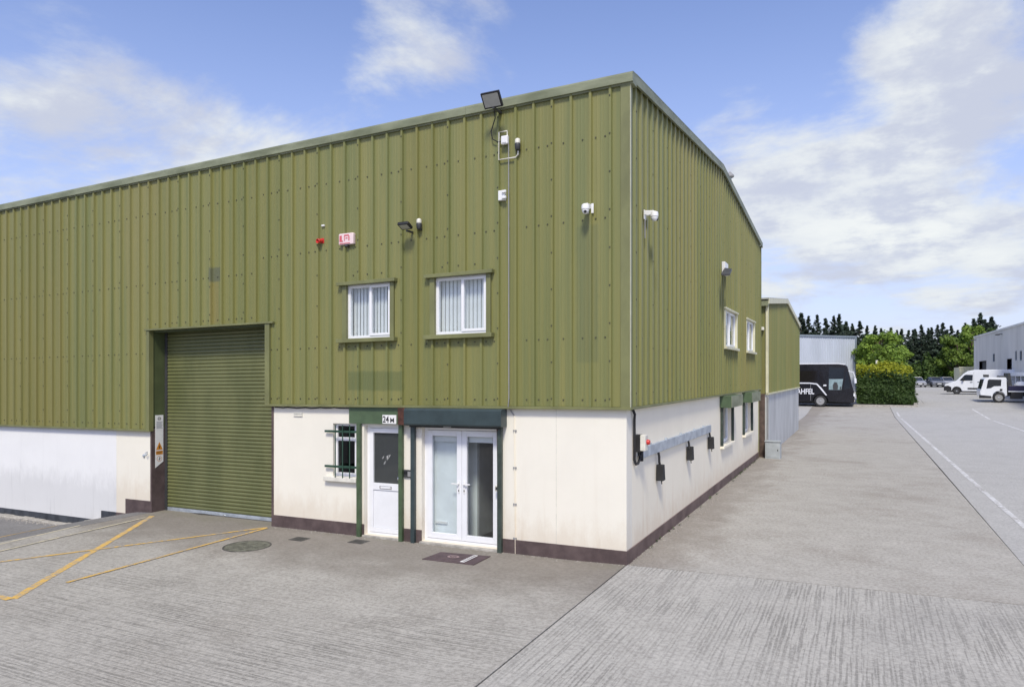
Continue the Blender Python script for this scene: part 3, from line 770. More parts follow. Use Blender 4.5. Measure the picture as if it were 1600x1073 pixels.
for i in range(9):
    an = R(random.uniform(20, 110)); r0, r1 = random.uniform(.0, .02), random.uniform(.04, .10); cx_, cz_ = u0+.32+random.uniform(-.09, .09), 1.46+random.uniform(-.11, .09)
    p = [(cx_+r0*math.cos(an), cz_+r0*math.sin(an)), (cx_+r1*math.cos(an), cz_+r1*math.sin(an))]
    sm.quad((p[0][0], -(d-.022), p[0][1]), (p[0][0]+.007, -(d-.022), p[0][1]), (p[1][0]+.010, -(d-.022), p[1][1]), (p[1][0], -(d-.022), p[1][1]))
sm.build('pane_marks', 'white_plastic', door, shear=True)  # short pale strokes scattered on the upper pane
bar('door_threshold', mF, a-.02, b+.02, -.25, .05, -.5, .018, 'threshold', door, bevel=.01)
MB().box(a-.2, b+.1, .9, .93, -.1, 2.5).build('room_backing', 'interior', door)

# ---- double doors
a, b, c0, c1 = DD; d = -.10
dd = MB(); f = .06
dd.box(a, a+f, d-.07, d, c0, c1, mF); dd.box(b-f, b, d-.07, d, c0, c1, mF); dd.box(a+f, b-f, d-.07, d, c1-f, c1, mF); dd.box(a+f, b-f, d-.07, d, c0, c0+.05, mF)
dd = dd.build('double_door', 'upvc', W, shear=True, bevel=.004)
um = (a+b)/2; e = d+.014; g = .10
for k, (u0, u1) in enumerate(((a+f+.004, um-.003), (um+.003, b-f-.004))):
    z0, z1 = c0+.055, c1-f-.005
    q = MB()
    q.box(u0, u0+g, d-.05, e, z0, z1, mF); q.box(u1-g, u1, d-.05, e, z0, z1, mF); q.box(u0+g, u1-g, d-.05, e, z1-g, z1, mF); q.box(u0+g, u1-g, d-.05, e, z0, z0+g, mF)
    q.build('door_leaf', 'upvc', dd, shear=True, bevel=.005)
    MB().box(u0+g, u1-g, d-.03, d-.024, z0+g, z1-g, mF).build('pane', 'glass', dd, shear=True)
    MB().box(u0+g, u1-g, d-.075, d-.07, z1-g-.11, z1-g+.02, mF).build('roller_blind', 'blind', dd, shear=True)
    hu = um-.055 if k == 0 else um+.055; sg = -1 if k == 0 else 1
    hn = MB(); hn.box(hu-.018, hu+.018, e, e+.010, .92, 1.14, mF); hn.box(min(hu, hu+sg*.13)-.008, max(hu, hu+sg*.13)+.008, e+.035, e+.052, 1.08, 1.10, mF); hn.box(hu-.01, hu+.01, e+.008, e+.04, 1.08, 1.10, mF)
    hn.build('door_handle', 'white_plastic', dd, shear=True, bevel=.003)
    MB().box(hu-.008, hu+.008, e+.010, e+.013, .95, .985, mF).build('lock', 'ink', dd, shear=True)
bar('door_threshold', mF, a-.02, b+.02, -.25, .07, -.5, .018, 'threshold', dd, bevel=.012)
# what stands behind the glass
MB().box(a+.05, um-.03, .215, .24, .03, 2.05).build('backing_board', 'interior_pale', dd, shear=True)
MB().box(a+.17, a+.42, .19, .212, .32, .36).build('wall_shelf', 'white_plastic', dd, shear=True)
MB().box(a-.3, um+.02, .62, .66, -.05, 2.6).build('lobby_partition', 'interior_pale', W)
MB().box(um+.02, um+.06, .62, 3.2, -.05, 2.6).build('lobby_partition', 'interior', W)
MB().box(um-1.5, b+1.0, 3.2, 3.25, -.05, 2.6).build('lobby_partition', 'interior', W)
MB().box(a-.3, b+1.0, .32, 3.2, -.03, .006).build('lobby_floor', 'dark_grey', W)

# ---- shutter hoods over the doors, with their guide rails
MB().prism([(-5.50, .0, 2.445), (-5.50, .0, 2.13), (-5.50, .045, 2.13), (-5.50, .045, 2.445)], (1.245, 0, 0), lambda u, d, z: (u, -d, z)).build('hood_plate', 'hood_green', W, shear=True, bevel=.004)
MB().box(-4.285, -4.105, .047, .15, 2.13, 2.44, mF).build('hood_end_plate', 'rust', W, shear=True, bevel=.004)
MB().prism([(-4.10, .0, 2.13), (-4.10, .20, 2.13), (-4.10, .225, 2.16), (-4.10, .225, 2.41), (-4.10, .19, 2.443), (-4.10, .0, 2.443)], (1.985, 0, 0), mF).build('shutter_hood', 'teal', W, shear=True, bevel=.006)
MB().box(-4.05, -2.2, .06, .12, 2.095, 2.128, mF).build('shutter_bottom_bar', 'black', W, shear=True)
MB().box(-3.32, -3.16, .121, .126, 2.10, 2.125, mF).build('hood_label', 'mid_grey', W, shear=True)
for u, mat, z1 in ((-5.25, 'post_green', 2.13), (-4.28, 'post_green', 2.13), (-4.01, 'teal', 2.13), (-2.225, 'post_dark', 2.13)):
    bar('guide_post', mF, u-.04, u+.04, .019, .085, -.25, z1, mat)
MB().tube([(-2.26, -.09, 2.10), (-2.27, -.06, 2.0), (-2.265, -.05, 1.2), (-2.27, -.04, 1.05)], .012, 6).build('guide_cable', 'rust', W, shear=True)

# ------------------------------------------------------------------ fixtures on the frontage
def zz(x, z): return z+shz(x)
# number sign
sg = MB().box(-4.70, -4.385, .046, .056, 2.14, 2.305, mF).build('number_sign', 'white_plastic', None, shear=True, bevel=.002)
tag(sg, 'small white number plate reading 24M on the green hood above the door', 'sign')
o = text_mb('24', .165, lambda x, y, z: (-4.692+x*.86, -.0575-z*.5, 2.165+y+shz(-4.6)), .001, .004).build('numerals', 'ink', sg, recalc=False)
o = text_mb('M', .125, lambda x, y, z: (-4.528+x*1.05, -.0575-z*.5, 2.165+y+shz(-4.5)), .001, .001).build('letter', 'ink', sg, recalc=False)

def floodlight(name, m, c, size, label, pitch, cable=None, mat_lens='lens_grey'):
    u, d, z = c; e = empty(name, m(u, 0, z), label, 'floodlight')
    w_, h_ = size
    ca, sa = math.cos(pitch), math.sin(pitch)
    def mm(p, q, r):                     # p across, q thickness(out of lens), r up the lamp face
        return m(u+p, d+q*ca+r*sa, z-q*sa+r*ca)
    def mk(x0, x1, y0, y1, z0, z1, nm, mt, par=e, bev=.004): return MB().box(x0, x1, y0, y1, z0, z1, mm).build(nm, mt, par, bevel=bev)
    hs = mk(-w_/2, w_/2, -.04, .012, -h_/2, h_/2, 'housing', 'black')
    mk(-w_/2+.025, w_/2-.025, .012, .016, -h_/2+.025, h_/2-.025, 'lens', mat_lens, hs, 0)
    mk(-w_/2+.03, w_/2-.03, -.075, -.04, -h_/2+.02, -h_/2+.11, 'driver_box', 'black')
    br = MB(); br.box(u-.02, u+.02, .06, d-.06, z-h_*.42-.01, z-h_*.42+.02, m); br.build('bracket', 'dark_grey', e)
    return e
floodlight('floodlight', mF, (-2.20, .40, 7.60+shz(-2.3)), (.34, .26), 'large black floodlight tilted up at the warehouse eaves above a dangling cable', R(38))
floodlight('floodlight', mF, (-4.02, .30, 5.71+shz(-4.2)), (.22, .17), 'small black floodlight on the frontage between the two upper windows', R(66))
# cable and conduit from the eaves lamp
cb = MB().tube([(-2.22, -.30, 7.56), (-2.26, -.16, 7.36), (-2.36, -.12, 7.16), (-2.34, -.11, 7.03), (-2.24, -.10, 6.97), (-2.14, -.10, 6.96)], .010, 8).build('lamp_cable', 'black', None, smooth=True)
tag(cb, 'black looping cable hanging from the eaves floodlight to the white junction box', 'cable')
jb = MB().box(-2.155, -2.03, -.155, -.085, 6.90, 7.04).build('junction_box', 'white_plastic', None, bevel=.012)
tag(jb, 'white junction box under the eaves floodlight with conduit round it', 'junction box')
MB().box(-2.135, -2.05, -.162, -.155, 6.92, 7.02).build('lid', 'white_plastic', jb, bevel=.004)
MB().tube([(-2.06, -.10, 7.03), (-2.06, -.10, 7.13), (-2.22, -.10, 7.13), (-2.22, -.10, 6.66), (-1.90, -.10, 6.66), (-1.86, -.10, 6.70), (-1.85, -.10, 6.80)], .013, 8).build('conduit', 'off_white', jb, smooth=True)
ln = MB().tube([(-2.035, -.098, 6.9), (-2.03, -.098, 2.62+shz(-2)), (-2.04, -.11, 2.46), (-2.03, -.02, 2.38), (-1.97, -.012, 2.30)], .009, 6)
ln = ln.build('wall_conduit', 'mid_grey', None, smooth=True); tag(ln, 'thin grey conduit running down the frontage to the ground right of the double doors', 'conduit')
MB().tube([(-1.97, -.012, 2.30), (-1.95, -.012, -.05)], .009, 6).build('painted_length', 'render_cream_warmed', ln, smooth=True)
for z in (2.05, 1.42, .80, .22):
    MB().box(-1.99, -1.93, -.02, .0, z-.02, z+.01).build('clip', 'mid_grey', ln)
def photocell(x, z, label):
    e = empty('photocell', (x, -.05, z-.1), label, 'sensor')
    MB().lathe([(.03, -.11), (.045, -.09), (.052, -.02), (.045, 0)], (x, -.13, z), n=14).build('base', 'dark_grey', e, smooth=True)
    MB().lathe([(.044, 0), (.046, .05), (.035, .075), (.01, .085)], (x, -.13, z), n=14).build('cap', 'off_white', e, smooth=True)
    MB().box(x-.012, x+.012, -.13, -.05, z-.12, z-.09).build('bracket', 'dark_grey', e)
photocell(-1.85, 6.88, 'small capped light sensor at the end of the looping white conduit')
photocell(-3.83, 5.73, 'small capped light sensor beside the small floodlight above the right upper window')
wb = MB().box(-2.225, -2.10, -.125, -.05, 5.96, 6.13).build('relay_box', 'white_plastic', None, bevel=.010)
tag(wb, 'little white plastic wireless box on the ribbed frontage, below the junction box', 'wireless box')
MB().box(-2.14, -2.06, -.16, -.126, 6.08, 6.12).build('antenna_tab', 'white_plastic', wb, bevel=.004); MB().box(-2.14, -2.06, -.16, -.126, 5.98, 6.02).build('antenna_tab', 'white_plastic', wb, bevel=.004)
# alarm sounder with red graphics
ax, az = -5.50, 5.585
al = MB().prism([(-5.68, -.13, az-.10), (-5.33, -.13, az-.10), (-5.33, -.13, az+.10), (-5.35, -.13, az+.115), (-5.66, -.13, az+.115), (-5.68, -.13, az+.10)], (0, .08, 0)).build('alarm_box', 'pink_white', None, bevel=.014)
tag(al, 'white alarm sounder box with faded red lettering above the left upper window', 'alarm box')
g = MB(); g.box(-5.655, -5.60, -.1345, -.1335, az-.045, az+.075); g.box(-5.60, -5.575, -.1345, -.1335, az-.045, az-.02); g.build('printed_mark', 'pale_red', al)
g = MB(); g.box(-5.545, -5.53, -.1345, -.1335, az-.03, az+.085); g.box(-5.53, -5.43, -.1345, -.1335, az+.06, az+.085); g.box(-5.44, -5.415, -.1345, -.1335, az-.03, az+.06); g.box(-5.51, -5.46, -.1345, -.1335, az+.01, az+.03); g.build('printed_mark', 'pale_red', al)
g = MB(); g.box(-5.655, -5.40, -.1345, -.1335, az-.085, az-.07); g.build('printed_line', 'pale_red', al)
MB().box(-5.53, -5.47, -.125, -.06, az-.135, az-.101).build('tamper_tab', 'dark_grey', al)
# red siren
si = empty('alarm_siren', (-6.15, -.05, 5.55), 'round red alarm siren on the frontage left of the white alarm box', 'siren')
MB().lathe([(.040, 0), (.042, .03), (.040, .07), (.046, .11), (.040, .115), (.022, .07)], (-6.15, 0, 5.62), 'y', 18, m=lambda x, y, z: (x-(y)*.25, -.05-y, z-.15*y)).build('horn', 'red', si, smooth=True)
MB().box(-6.195, -6.105, -.062, -.048, 5.57, 5.67).build('base_plate', 'red', si, bevel=.006)
dt = MB().box(-6.15, -6.08, -.09, -.05, 5.895, 5.93).build('contact_sensor', 'white_plastic', None, bevel=.008)
tag(dt, 'tiny white plastic sensor tab on the frontage above the red siren', 'sensor')
# dome cameras
def dome_camera(m, u, z, label, turn):
    e = empty('security_camera', m(u, .05, z), label, 'camera', 'dome cameras at the warehouse corner')
    MB().box(u-.03, u+.13, .085, .10, z-.10, z+.10, m).build('back_plate', 'white_plastic', e, bevel=.006)
    MB().prism([(u-.02, .10, z+.0), (u-.02, .10, z+.085), (u-.02, .30, z+.07), (u-.02, .33, z+.02), (u-.02, .30, z-.01), (u-.02, .16, z-.03)], (.10, 0, 0), m).build('wall_arm', 'white_plastic', e, bevel=.010)
    c = m(u+.03, .30, z)
    hd = MB().lathe([(.03, .06), (.075, .04), (.085, .0), (.085, -.055), (.078, -.06)], c, n=20).build('camera_body', 'white_plastic', e, smooth=True)
    MB().lathe([(.075, -.06), (.074, -.09), (.06, -.125), (.035, -.148), (.01, -.155)], c, n=20).build('dome', 'white_plastic', e, smooth=True)
    v = Vector(turn).normalized(); cc = Vector(c)+Vector((0, 0, -.09))+v*.055
    MB().tube([cc, cc+v*.030], .030, 14).build('lens', 'ink', e, smooth=True)
    for o_ in [e]: o_.scale = (.78, .78, .78)
    return e
dome_camera(mF, -.62, 5.66, 'white dome camera with dark lens on the front face near the corner', (.25, -.9, -.35))
dc = dome_camera(mS, .72, 5.66, 'white dome camera on a bracket on the gable side near the corner', (.9, .6, -.4))
MB().tube([(.10, .74, 5.58), (.10, .74, 5.16)], .012, 8).build('cable_tail', 'mid_grey', dc, smooth=True)
# side lamp
e = empty('wall_lamp', (.06, 8.1, 5.5), 'small lamp with white box and tilted grey head high on the gable side', 'wall lamp')
MB().box(.085, .17, 7.95, 8.45, 5.60, 5.92).build('box', 'white_plastic', e, bevel=.012)
MB().prism([(.16, 7.95, 5.70), (.34, 7.95, 5.66), (.40, 7.30, 5.46), (.20, 7.20, 5.46)], (0, 0, .06)).build('lamp_head', 'dark_grey', e, bevel=.012)
MB().prism([(.19, 7.90, 5.683), (.33, 7.90, 5.643), (.375, 7.36, 5.474), (.22, 7.28, 5.468)], (0, 0, -.008)).build('lens', 'lens_grey', e)
# bell push, keypad, vent, tap
kp = MB().box(-4.235, -4.055, .0, .035, 1.16, 1.30, mF).build('entry_keypad', 'dark_grey', None, shear=True, bevel=.006); tag(kp, 'dark entry keypad box on the pier between the single and double doors', 'keypad')
MB().box(-4.14, -4.07, .036, .042, 1.18, 1.27, mF).build('reader_plate', 'mid_grey', kp, shear=True); MB().box(-4.225, -4.155, .036, .041, 1.22, 1.275, mF).build('button_pad', 'black', kp, shear=True)
bp = MB().box(-2.335, -2.275, .0, .03, 1.02, 1.12, mF).build('door_bell', 'off_white', None, shear=True, bevel=.005); tag(bp, 'small cream bell push with dark centre beside the right double door', 'door bell')
MB().box(-2.322, -2.288, .031, .036, 1.045, 1.095, mF).build('button', 'dark_grey', bp, shear=True)
vt = MB().box(-6.93, -6.71, .0, .012, 2.26, 2.30, mF).build('air_vent', 'off_white', None, shear=True); tag(vt, 'small cream louvred air vent high on the rendered wall beside the loading door', 'vent')
MB().box(-6.935, -6.705, .0, .022, 2.30, 2.315, mF).build('hood', 'off_white', vt, shear=True); MB().box(-6.935, -6.705, .0, .022, 2.245, 2.259, mF).build('louvre', 'off_white', vt, shear=True)
sk = empty('wall_hook', (-11.42, -.01, 1.2), 'small grey metal bolt and hook on the cream wall left of the loading door', 'hook')
MB().lathe([(.035, 0), (.035, .03), (.015, .04)], (-11.50, 0, 1.27+shz(-11.4)), 'y', 12, m=lambda x, y, z: (x, -y, z)).build('plate', 'steel', sk, smooth=True)
MB().tube([(-11.40, -.005, 1.22), (-11.40, -.06, 1.20), (-11.36, -.07, 1.15), (-11.33, -.05, 1.19)], .012, 8).build('hook', 'steel', sk, smooth=True)
# lumpy mastic line under the flashing
tp = [(-7.45+i*.12, -.012, 2.435+shz(-7.45+i*.12)-.018*abs(math.sin(i*.95))-random.uniform(0, .012)) for i in range(17)]
tk = MB().tube(tp, .012, 6).build('slack_cable', 'black', None, smooth=True); tag(tk, 'thin black cable sagging in loops under the flashing right of the loading door', 'cable')
tp = [(-17.5+i*.3, -.05, 1.80+shz(-17.5+i*.3)-.030*math.exp(-((i-12)/2.5)**2)) for i in range(21)]
# warning strip on the reveal of the loading door
mJ = lambda u, d, z: (SX0+.003+d, u, z)
zj = shz(-11.2)
ws = MB(); ws.prism([(.07, .0, .99+zj), (.275, .0, 1.12+zj), (.275, .0, 2.20+zj), (.07, .0, 2.20+zj)], (0, .006, 0), mJ); ws = ws.build('warning_sign', 'white_plastic', None)
tag(ws, 'tall white safety notice with orange warning triangle on the loading door reveal', 'sign')
def dk(r0, r1, cy, cz, mat, nm, n=24):
    q = MB()
    for i in range(n):
        a0, a1 = 2*math.pi*i/n, 2*math.pi*(i+1)/n
        q.quad(*[mJ(cy+r*math.cos(t_), .0075, cz+zj+r*math.sin(t_)) for r, t_ in ((r0, a0), (r1, a0), (r1, a1), (r0, a1))])
    return q.build(nm, mat, ws, recalc=False)
dk(.034, .042, .172, 2.12, 'ink', 'ring'); MB().box(.135, .21, .0072, .008, 2.112+zj, 2.128+zj, mJ).build('ring_bar', 'ink', ws)
for i in range(7): MB().box(.09+.01*(i % 2), .255-.012*(i % 3), .0072, .008, 2.04-i*.024+zj, 2.050-i*.024+zj, mJ).build('print_line', 'pale_ink', ws)
MB().prism([(.085, .0072, 1.40+zj), (.26, .0072, 1.40+zj), (.172, .0072, 1.58+zj)], (0, .001, 0), mJ).build('warning_triangle', 'orange', ws)
MB().prism([(.165, .0086, 1.425+zj), (.187, .0086, 1.425+zj), (.18, .0086, 1.465+zj), (.198, .0086, 1.468+zj), (.175, .0086, 1.53+zj), (.178, .0086, 1.485+zj), (.16, .0086, 1.482+zj)], (0, .001, 0), mJ).build('warning_symbol', 'ink', ws)
MB().box(.085, .26, .0072, .008, 1.29+zj, 1.375+zj, mJ).build('orange_panel', 'orange', ws)
for i in range(3): MB().box(.095, .25-.02*i, .0084, .009, 1.352-i*.02+zj, 1.358-i*.02+zj, mJ).build('print_line', 'ink', ws)
dk(.055, .064, .172, 1.195, 'orange', 'ring'); MB().prism([(.15, .0072, 1.17+zj), (.175, .0072, 1.16+zj), (.20, .0072, 1.20+zj), (.185, .0072, 1.235+zj), (.165, .0072, 1.225+zj), (.178, .0072, 1.2+zj)], (0, .001, 0), mJ).build('head_symbol', 'ink', ws)

# ------------------------------------------------------------------ fixtures on the gable side
rl = MB(); rl.prism([(.72, .0, 1.60), (.72, .05, 1.60), (.72, .055, 1.605), (.72, .055, 1.775), (.72, .05, 1.78), (.72, .0, 1.78)], (5.98, 0, 0), mS)
rl = rl.build('cable_rail', 'steel', None, bevel=.003); tag(rl, 'long galvanised steel rail fixed along the cream gable wall', 'rail')
for y in (1.3, 2.4, 3.6, 4.9, 5.9):
    MB().box(y-.012, y+.012, .0, .05, 1.781, 1.815, mS).build('fixing_lug', 'steel', rl)
MB().box(.66, .718, .0, .07, 1.56, 1.80, mS).build('end_cap', 'rubber', rl, bevel=.006)
for y, z, lab in ((1.80, 1.23, 'black rubber plug cover hanging from the rail, nearest the front corner'), (4.25, 1.33, 'black rubber plug cover hanging from the middle of the rail'), (6.55, 1.35, 'black rubber plug cover hanging from the far end of the rail')):
    e = empty('plug_cover', (.06, y, z-.17), lab, 'plug cover', 'black plug covers on the steel rail')
    MB().tube([(.05, y-.05, 1.60), (.06, y-.03, 1.52), (.065, y-.05, 1.44), (.07, y, z+.12)], .022, 8).build('cable', 'rubber', e, smooth=True)
    c = MB(); c.prism([(y-.065, .01, z-.14), (y+.11, .01, z-.14), (y+.055, .01, z+.15), (y-.045, .01, z+.15)], (0, .13, 0), mS)
    c.build('cover', 'rubber', e, bevel=.012)
    MB().tube([(.08, y+.05, z-.14), (.085, y+.055, z-.21)], .010, 6).build('pin', 'black', e, smooth=True)
sw = empty('isolator_switch', (.0, .55, 1.75), 'cream isolator switch box with red knob near the front corner', 'switch')
MB().box(.40, .56, .0, .10, 1.74, 2.02, mS).build('back_box', 'rubber', sw, bevel=.006)
MB().box(.40, .57, .10, .19, 1.76, 2.02, mS).build('cover', 'off_white', sw, bevel=.012)
MB().lathe([(.042, 0), (.042, .03), (.03, .05)], (.19, .50, 1.90), 'x', 14).build('knob', 'red', sw, smooth=True)
cb = MB().tube([(.03, .24, 2.44), (.05, .28, 2.36), (.035, .31, 2.27), (.03, .33, 2.0), (.03, .33, 1.62), (.045, .37, 1.545), (.05, .46, 1.55), (.05, .55, 1.60), (.05, .62, 1.66), (.05, .67, 1.70)], .022, 8).build('power_cable', 'rubber', None, smooth=True)
tag(cb, 'thick black power cable dropping from the cladding and looping into the steel rail', 'cable')
MB().tube([(.05, .48, 1.74), (.05, .52, 1.68), (.05, .60, 1.64), (.05, .66, 1.66)], .018, 8).build('cable_branch', 'rubber', cb, smooth=True)

# ------------------------------------------------------------------ things on the ground
def drape(poly, h=.006): return [(x, y, gz(x, y)+h) for x, y in poly]
dm = MB().prism(drape([(-3.20, -.98), (-2.23, -.95), (-2.24, -.36), (-3.16, -.46)], .0), (0, 0, .012)).build('door_mat', 'mat_brown', None, bevel=.003)
tag(dm, 'brown rubber door mat with pale printed band outside the double doors', 'door mat')
zm = gz(-2.7, -.6)+.0135
MB().prism([(-2.52, -.90, zm+.004), (-2.44, -.895, zm+.004), (-2.44, -.43, zm+.004), (-2.52, -.435, zm+.004)], (0, 0, .002)).build('printed_band', 'white_plastic', dm)
for i in range(6): MB().box(-2.505, -2.455, -.85+i*.068, -.81+i*.068, zm+.0064, zm+.007).build('band_letter', 'mat_brown', dm)
q = MB()
for i in range(20):
    a0 = 2*math.pi*i/20; a1 = 2*math.pi*(i+1)/20
    q.quad(*[(-2.78+r*math.cos(t_)*1.25, -.67+r*math.sin(t_), zm+.004) for r, t_ in ((.05, a0), (.085, a0), (.085, a1), (.05, a1))])
q.quad((-2.82, -.69, zm+.004), (-2.74, -.69, zm+.004), (-2.74, -.65, zm+.004), (-2.82, -.65, zm+.004)); q.build('printed_emblem', 'mat_mark', dm, recalc=False)
mh = empty('manhole_cover', (-6.62, -1.50, gz(-6.6, -1.5)), 'round mossy iron manhole cover in the yard before the loading door', 'manhole cover')
c = (-6.62, -1.50, gz(-6.62, -1.5)+.002)
MB().lathe([(.42, -.02), (.42, .006), (.395, .006), (.395, -.02)], c, n=36).build('frame_ring', 'iron', mh)
MB().lathe([(.39, -.02), (.39, .005), (.38, .008)], c, n=36).build('lid', 'mossy_iron', mh)
q = MB()
for i in range(-3, 4):
    for j in range(-3, 4):
        if i*i+j*j < 9: q.box(c[0]+i*.11-.03, c[0]+i*.11+.03, c[1]+j*.11-.012, c[1]+j*.11+.012, c[2]+.007, c[2]+.013)
q.build('raised_tread', 'mossy_iron', mh)
for (x, y, s_, lab) in ((-6.15, -.68, .16, 'small square iron drain cover near the wall below the air vent'), (-4.98, -.40, .16, 'small square iron drain cover in front of the single door')):
    z = gz(x, y); o = MB().prism([(x-s_, y-s_*.8, z-.02), (x+s_, y-s_*.8, z-.02), (x+s_, y+s_*.8, z-.02), (x-s_, y+s_*.8, z-.02)], (0, 0, .026)).build('drain_cover', 'iron', None)
    tag(o, lab, 'drain cover')
    q = MB()
    for i in range(5): q.box(x-s_+.03, x+s_-.03, y-.11+i*.055-.010, y-.11+i*.055+.010, z+.005, z+.010)
    q.build('grate_bar', 'iron', o)
# grit, leaves and weeds gathered along the foot of the side wall and frontage
q = MB()
def pebble(x, y, s_):
    z = gz(x, y); a = random.uniform(0, 6)
    pts = [(x+s_*math.cos(a+k*2.1)*random.uniform(.7, 1.2), y+s_*math.sin(a+k*2.1)*random.uniform(.7, 1.2), z) for k in range(3)]
    q.add(pts+[(x, y, z+s_*random.uniform(.5, .9))], [(0, 1, 3), (1, 2, 3), (2, 0, 3)])
for i in range(900):
    y = random.uniform(-.05, 15.8); x = .022+abs(random.gauss(0, .10)); pebble(x, y, random.uniform(.005, .02))
for i in range(500):
    x = random.uniform(-7.4, .05); y = -.02-abs(random.gauss(0, .09)); pebble(x, y, random.uniform(.004, .014))
for i in range(420):
    x = random.uniform(.1, 5.4); y = random.uniform(-5, 14); pebble(x, y, random.uniform(.003, .011))
for i in range(700):
    x = random.uniform(-20, -13); y = -.2-abs(random.gauss(0, .15)); pebble(x, y, random.uniform(.008, .03))
tag(q.build('grit', 'stone', None, recalc=False), 'grit and small stones scattered along the foot of the walls', 'grit', kind='stuff')
q = MB()
for i in range(42):
    y = random.choice([random.uniform(.2, 15), random.uniform(.2, 15), random.uniform(9, 15.5)]); x = .03+abs(random.gauss(0, .03)); z = gz(x, y)
    for k in range(7):
        a = random.uniform(0, 6.28); l_ = random.uniform(.02, .065); dx, dy = math.cos(a)*l_, math.sin(a)*l_
        q.quad((x, y, z), (x+dx*.6-dy*.2, y+dy*.6+dx*.2, z+l_*.8), (x+dx, y+dy, z+l_*.7), (x+dx*.6+dy*.2, y+dy*.6-dx*.2, z+l_*.75))
tag(q.build('weeds', 'weed', None, recalc=False), 'tiny green weeds sprouting along the foot of the gable wall', 'weeds', kind='stuff')

# ------------------------------------------------------------------ second green warehouse behind
B2 = empty('warehouse_neighbour', (.22, 16.2, 0), 'lower green ribbed warehouse with grey panelled base behind the main one', 'warehouse')
X2 = .22; Y0, Y1 = 16.2, 30.7; R2 = (Y0+Y1)/2; E2, Z2 = 5.62, 6.28
mS2 = lambda u, d, z: (X2+d, u, z)
g2 = lambda u: E2+(Z2-E2)*(1-abs(u-R2)/(R2-Y0))
clad(mS2, Y0+.06, Y1, dict(f=lambda u: 2.33), dict(f=g2, breaks=[R2]), [], 'cladding2', B2, shear=False, first=.12, base=.04)
MB().prism([(X2-.0, Y0-.06, 2.30), (X2+.09, Y0-.06, 2.30), (X2+.09, Y0+.07, 2.30), (X2, Y0+.07, 2.30)], (0, 0, 3.34)).build('corner_flashing', 'trim_cream', B2)
MB().box(-6, X2, Y0, Y0+.1, 2.30, 5.62).build('front_cladding', 'cladding2', B2)
MB().box(-6, X2-.03, Y0-.02, Y0+.1, -.3, 2.30).build('front_wall', 'brick_brown', B2)
MB().box(X2, X2+.11, Y0-.06, Y1+.05, 2.27, 2.325).build('drip_flashing', 'trim_cream', B2)
for (ya, za, yb, zb_) in ((Y0-.1, E2-.01, R2, Z2), (R2, Z2, Y1+.1, E2-.01)):
    MB().prism([(X2+.08, ya, za-.05), (X2+.08, yb, zb_-.05), (X2+.08, yb, zb_+.15), (X2+.08, ya, za+.15)], (.05, 0, 0)).build('verge_flashing', 'trim_cream', B2)
    MB().prism([(-9, ya-.1, za+.10), (-9, yb, zb_+.10), (-9, yb, zb_+.16), (-9, ya-.1, za+.16)], (9+X2+.12, 0, 0)).build('roof_slope', 'roof_sheet', B2)
MB().box(-9, X2+.10, Y0-.20, Y0-.0, 5.48, 5.66).build('eave_gutter', 'fascia', B2)
y = Y0
while y < Y1-.1:
    y2 = min(y+1.2, Y1); MB().box(X2-.1, X2+.03, y+.008, y2-.008, -.3, 2.272).build('wall_panel', 'panel_grey', B2, bevel=.006); y = y2
MB().box(X2-.2, X2+.005, Y0+.01, Y1-.01, -.3, 2.26).build('wall_core', 'dark_grey', B2)
MB().box(-9, X2-.2, Y1-.1, Y1-.02, -.3, 5.5).build('rear_wall', 'cladding2', B2)
MB().tube([(X2+.07, Y0-.03, 2.2), (X2+.07, Y0-.03, .3)], .03, 8).build('downpipe', 'mid_grey', B2, smooth=True)
e = MB().box(X2-.18, X2-.05, Y0-.18, Y0-.02, 4.60, 4.72).build('bulkhead_lamp', 'off_white', None, bevel=.02); tag(e, 'small cream bulkhead lamp on the end of the neighbouring warehouse', 'lamp')
ub = MB().box(.24, .75, 15.78, 16.18, -.02, .60).build('meter_box', 'box_grey', None, bevel=.01)
tag(ub, 'grey metal meter cabinet standing at the corner of the neighbouring warehouse', 'cabinet')
MB().box(.22, .77, 15.75, 16.2, .60, .635).build('lid', 'box_grey', ub, bevel=.008); MB().box(.28, .71, 15.77, 15.779, .05, .55).build('cabinet_door', 'box_grey', ub, bevel=.003); MB().box(.65, .68, 15.765, 15.77, .28, .34).build('lock', 'ink', ub)

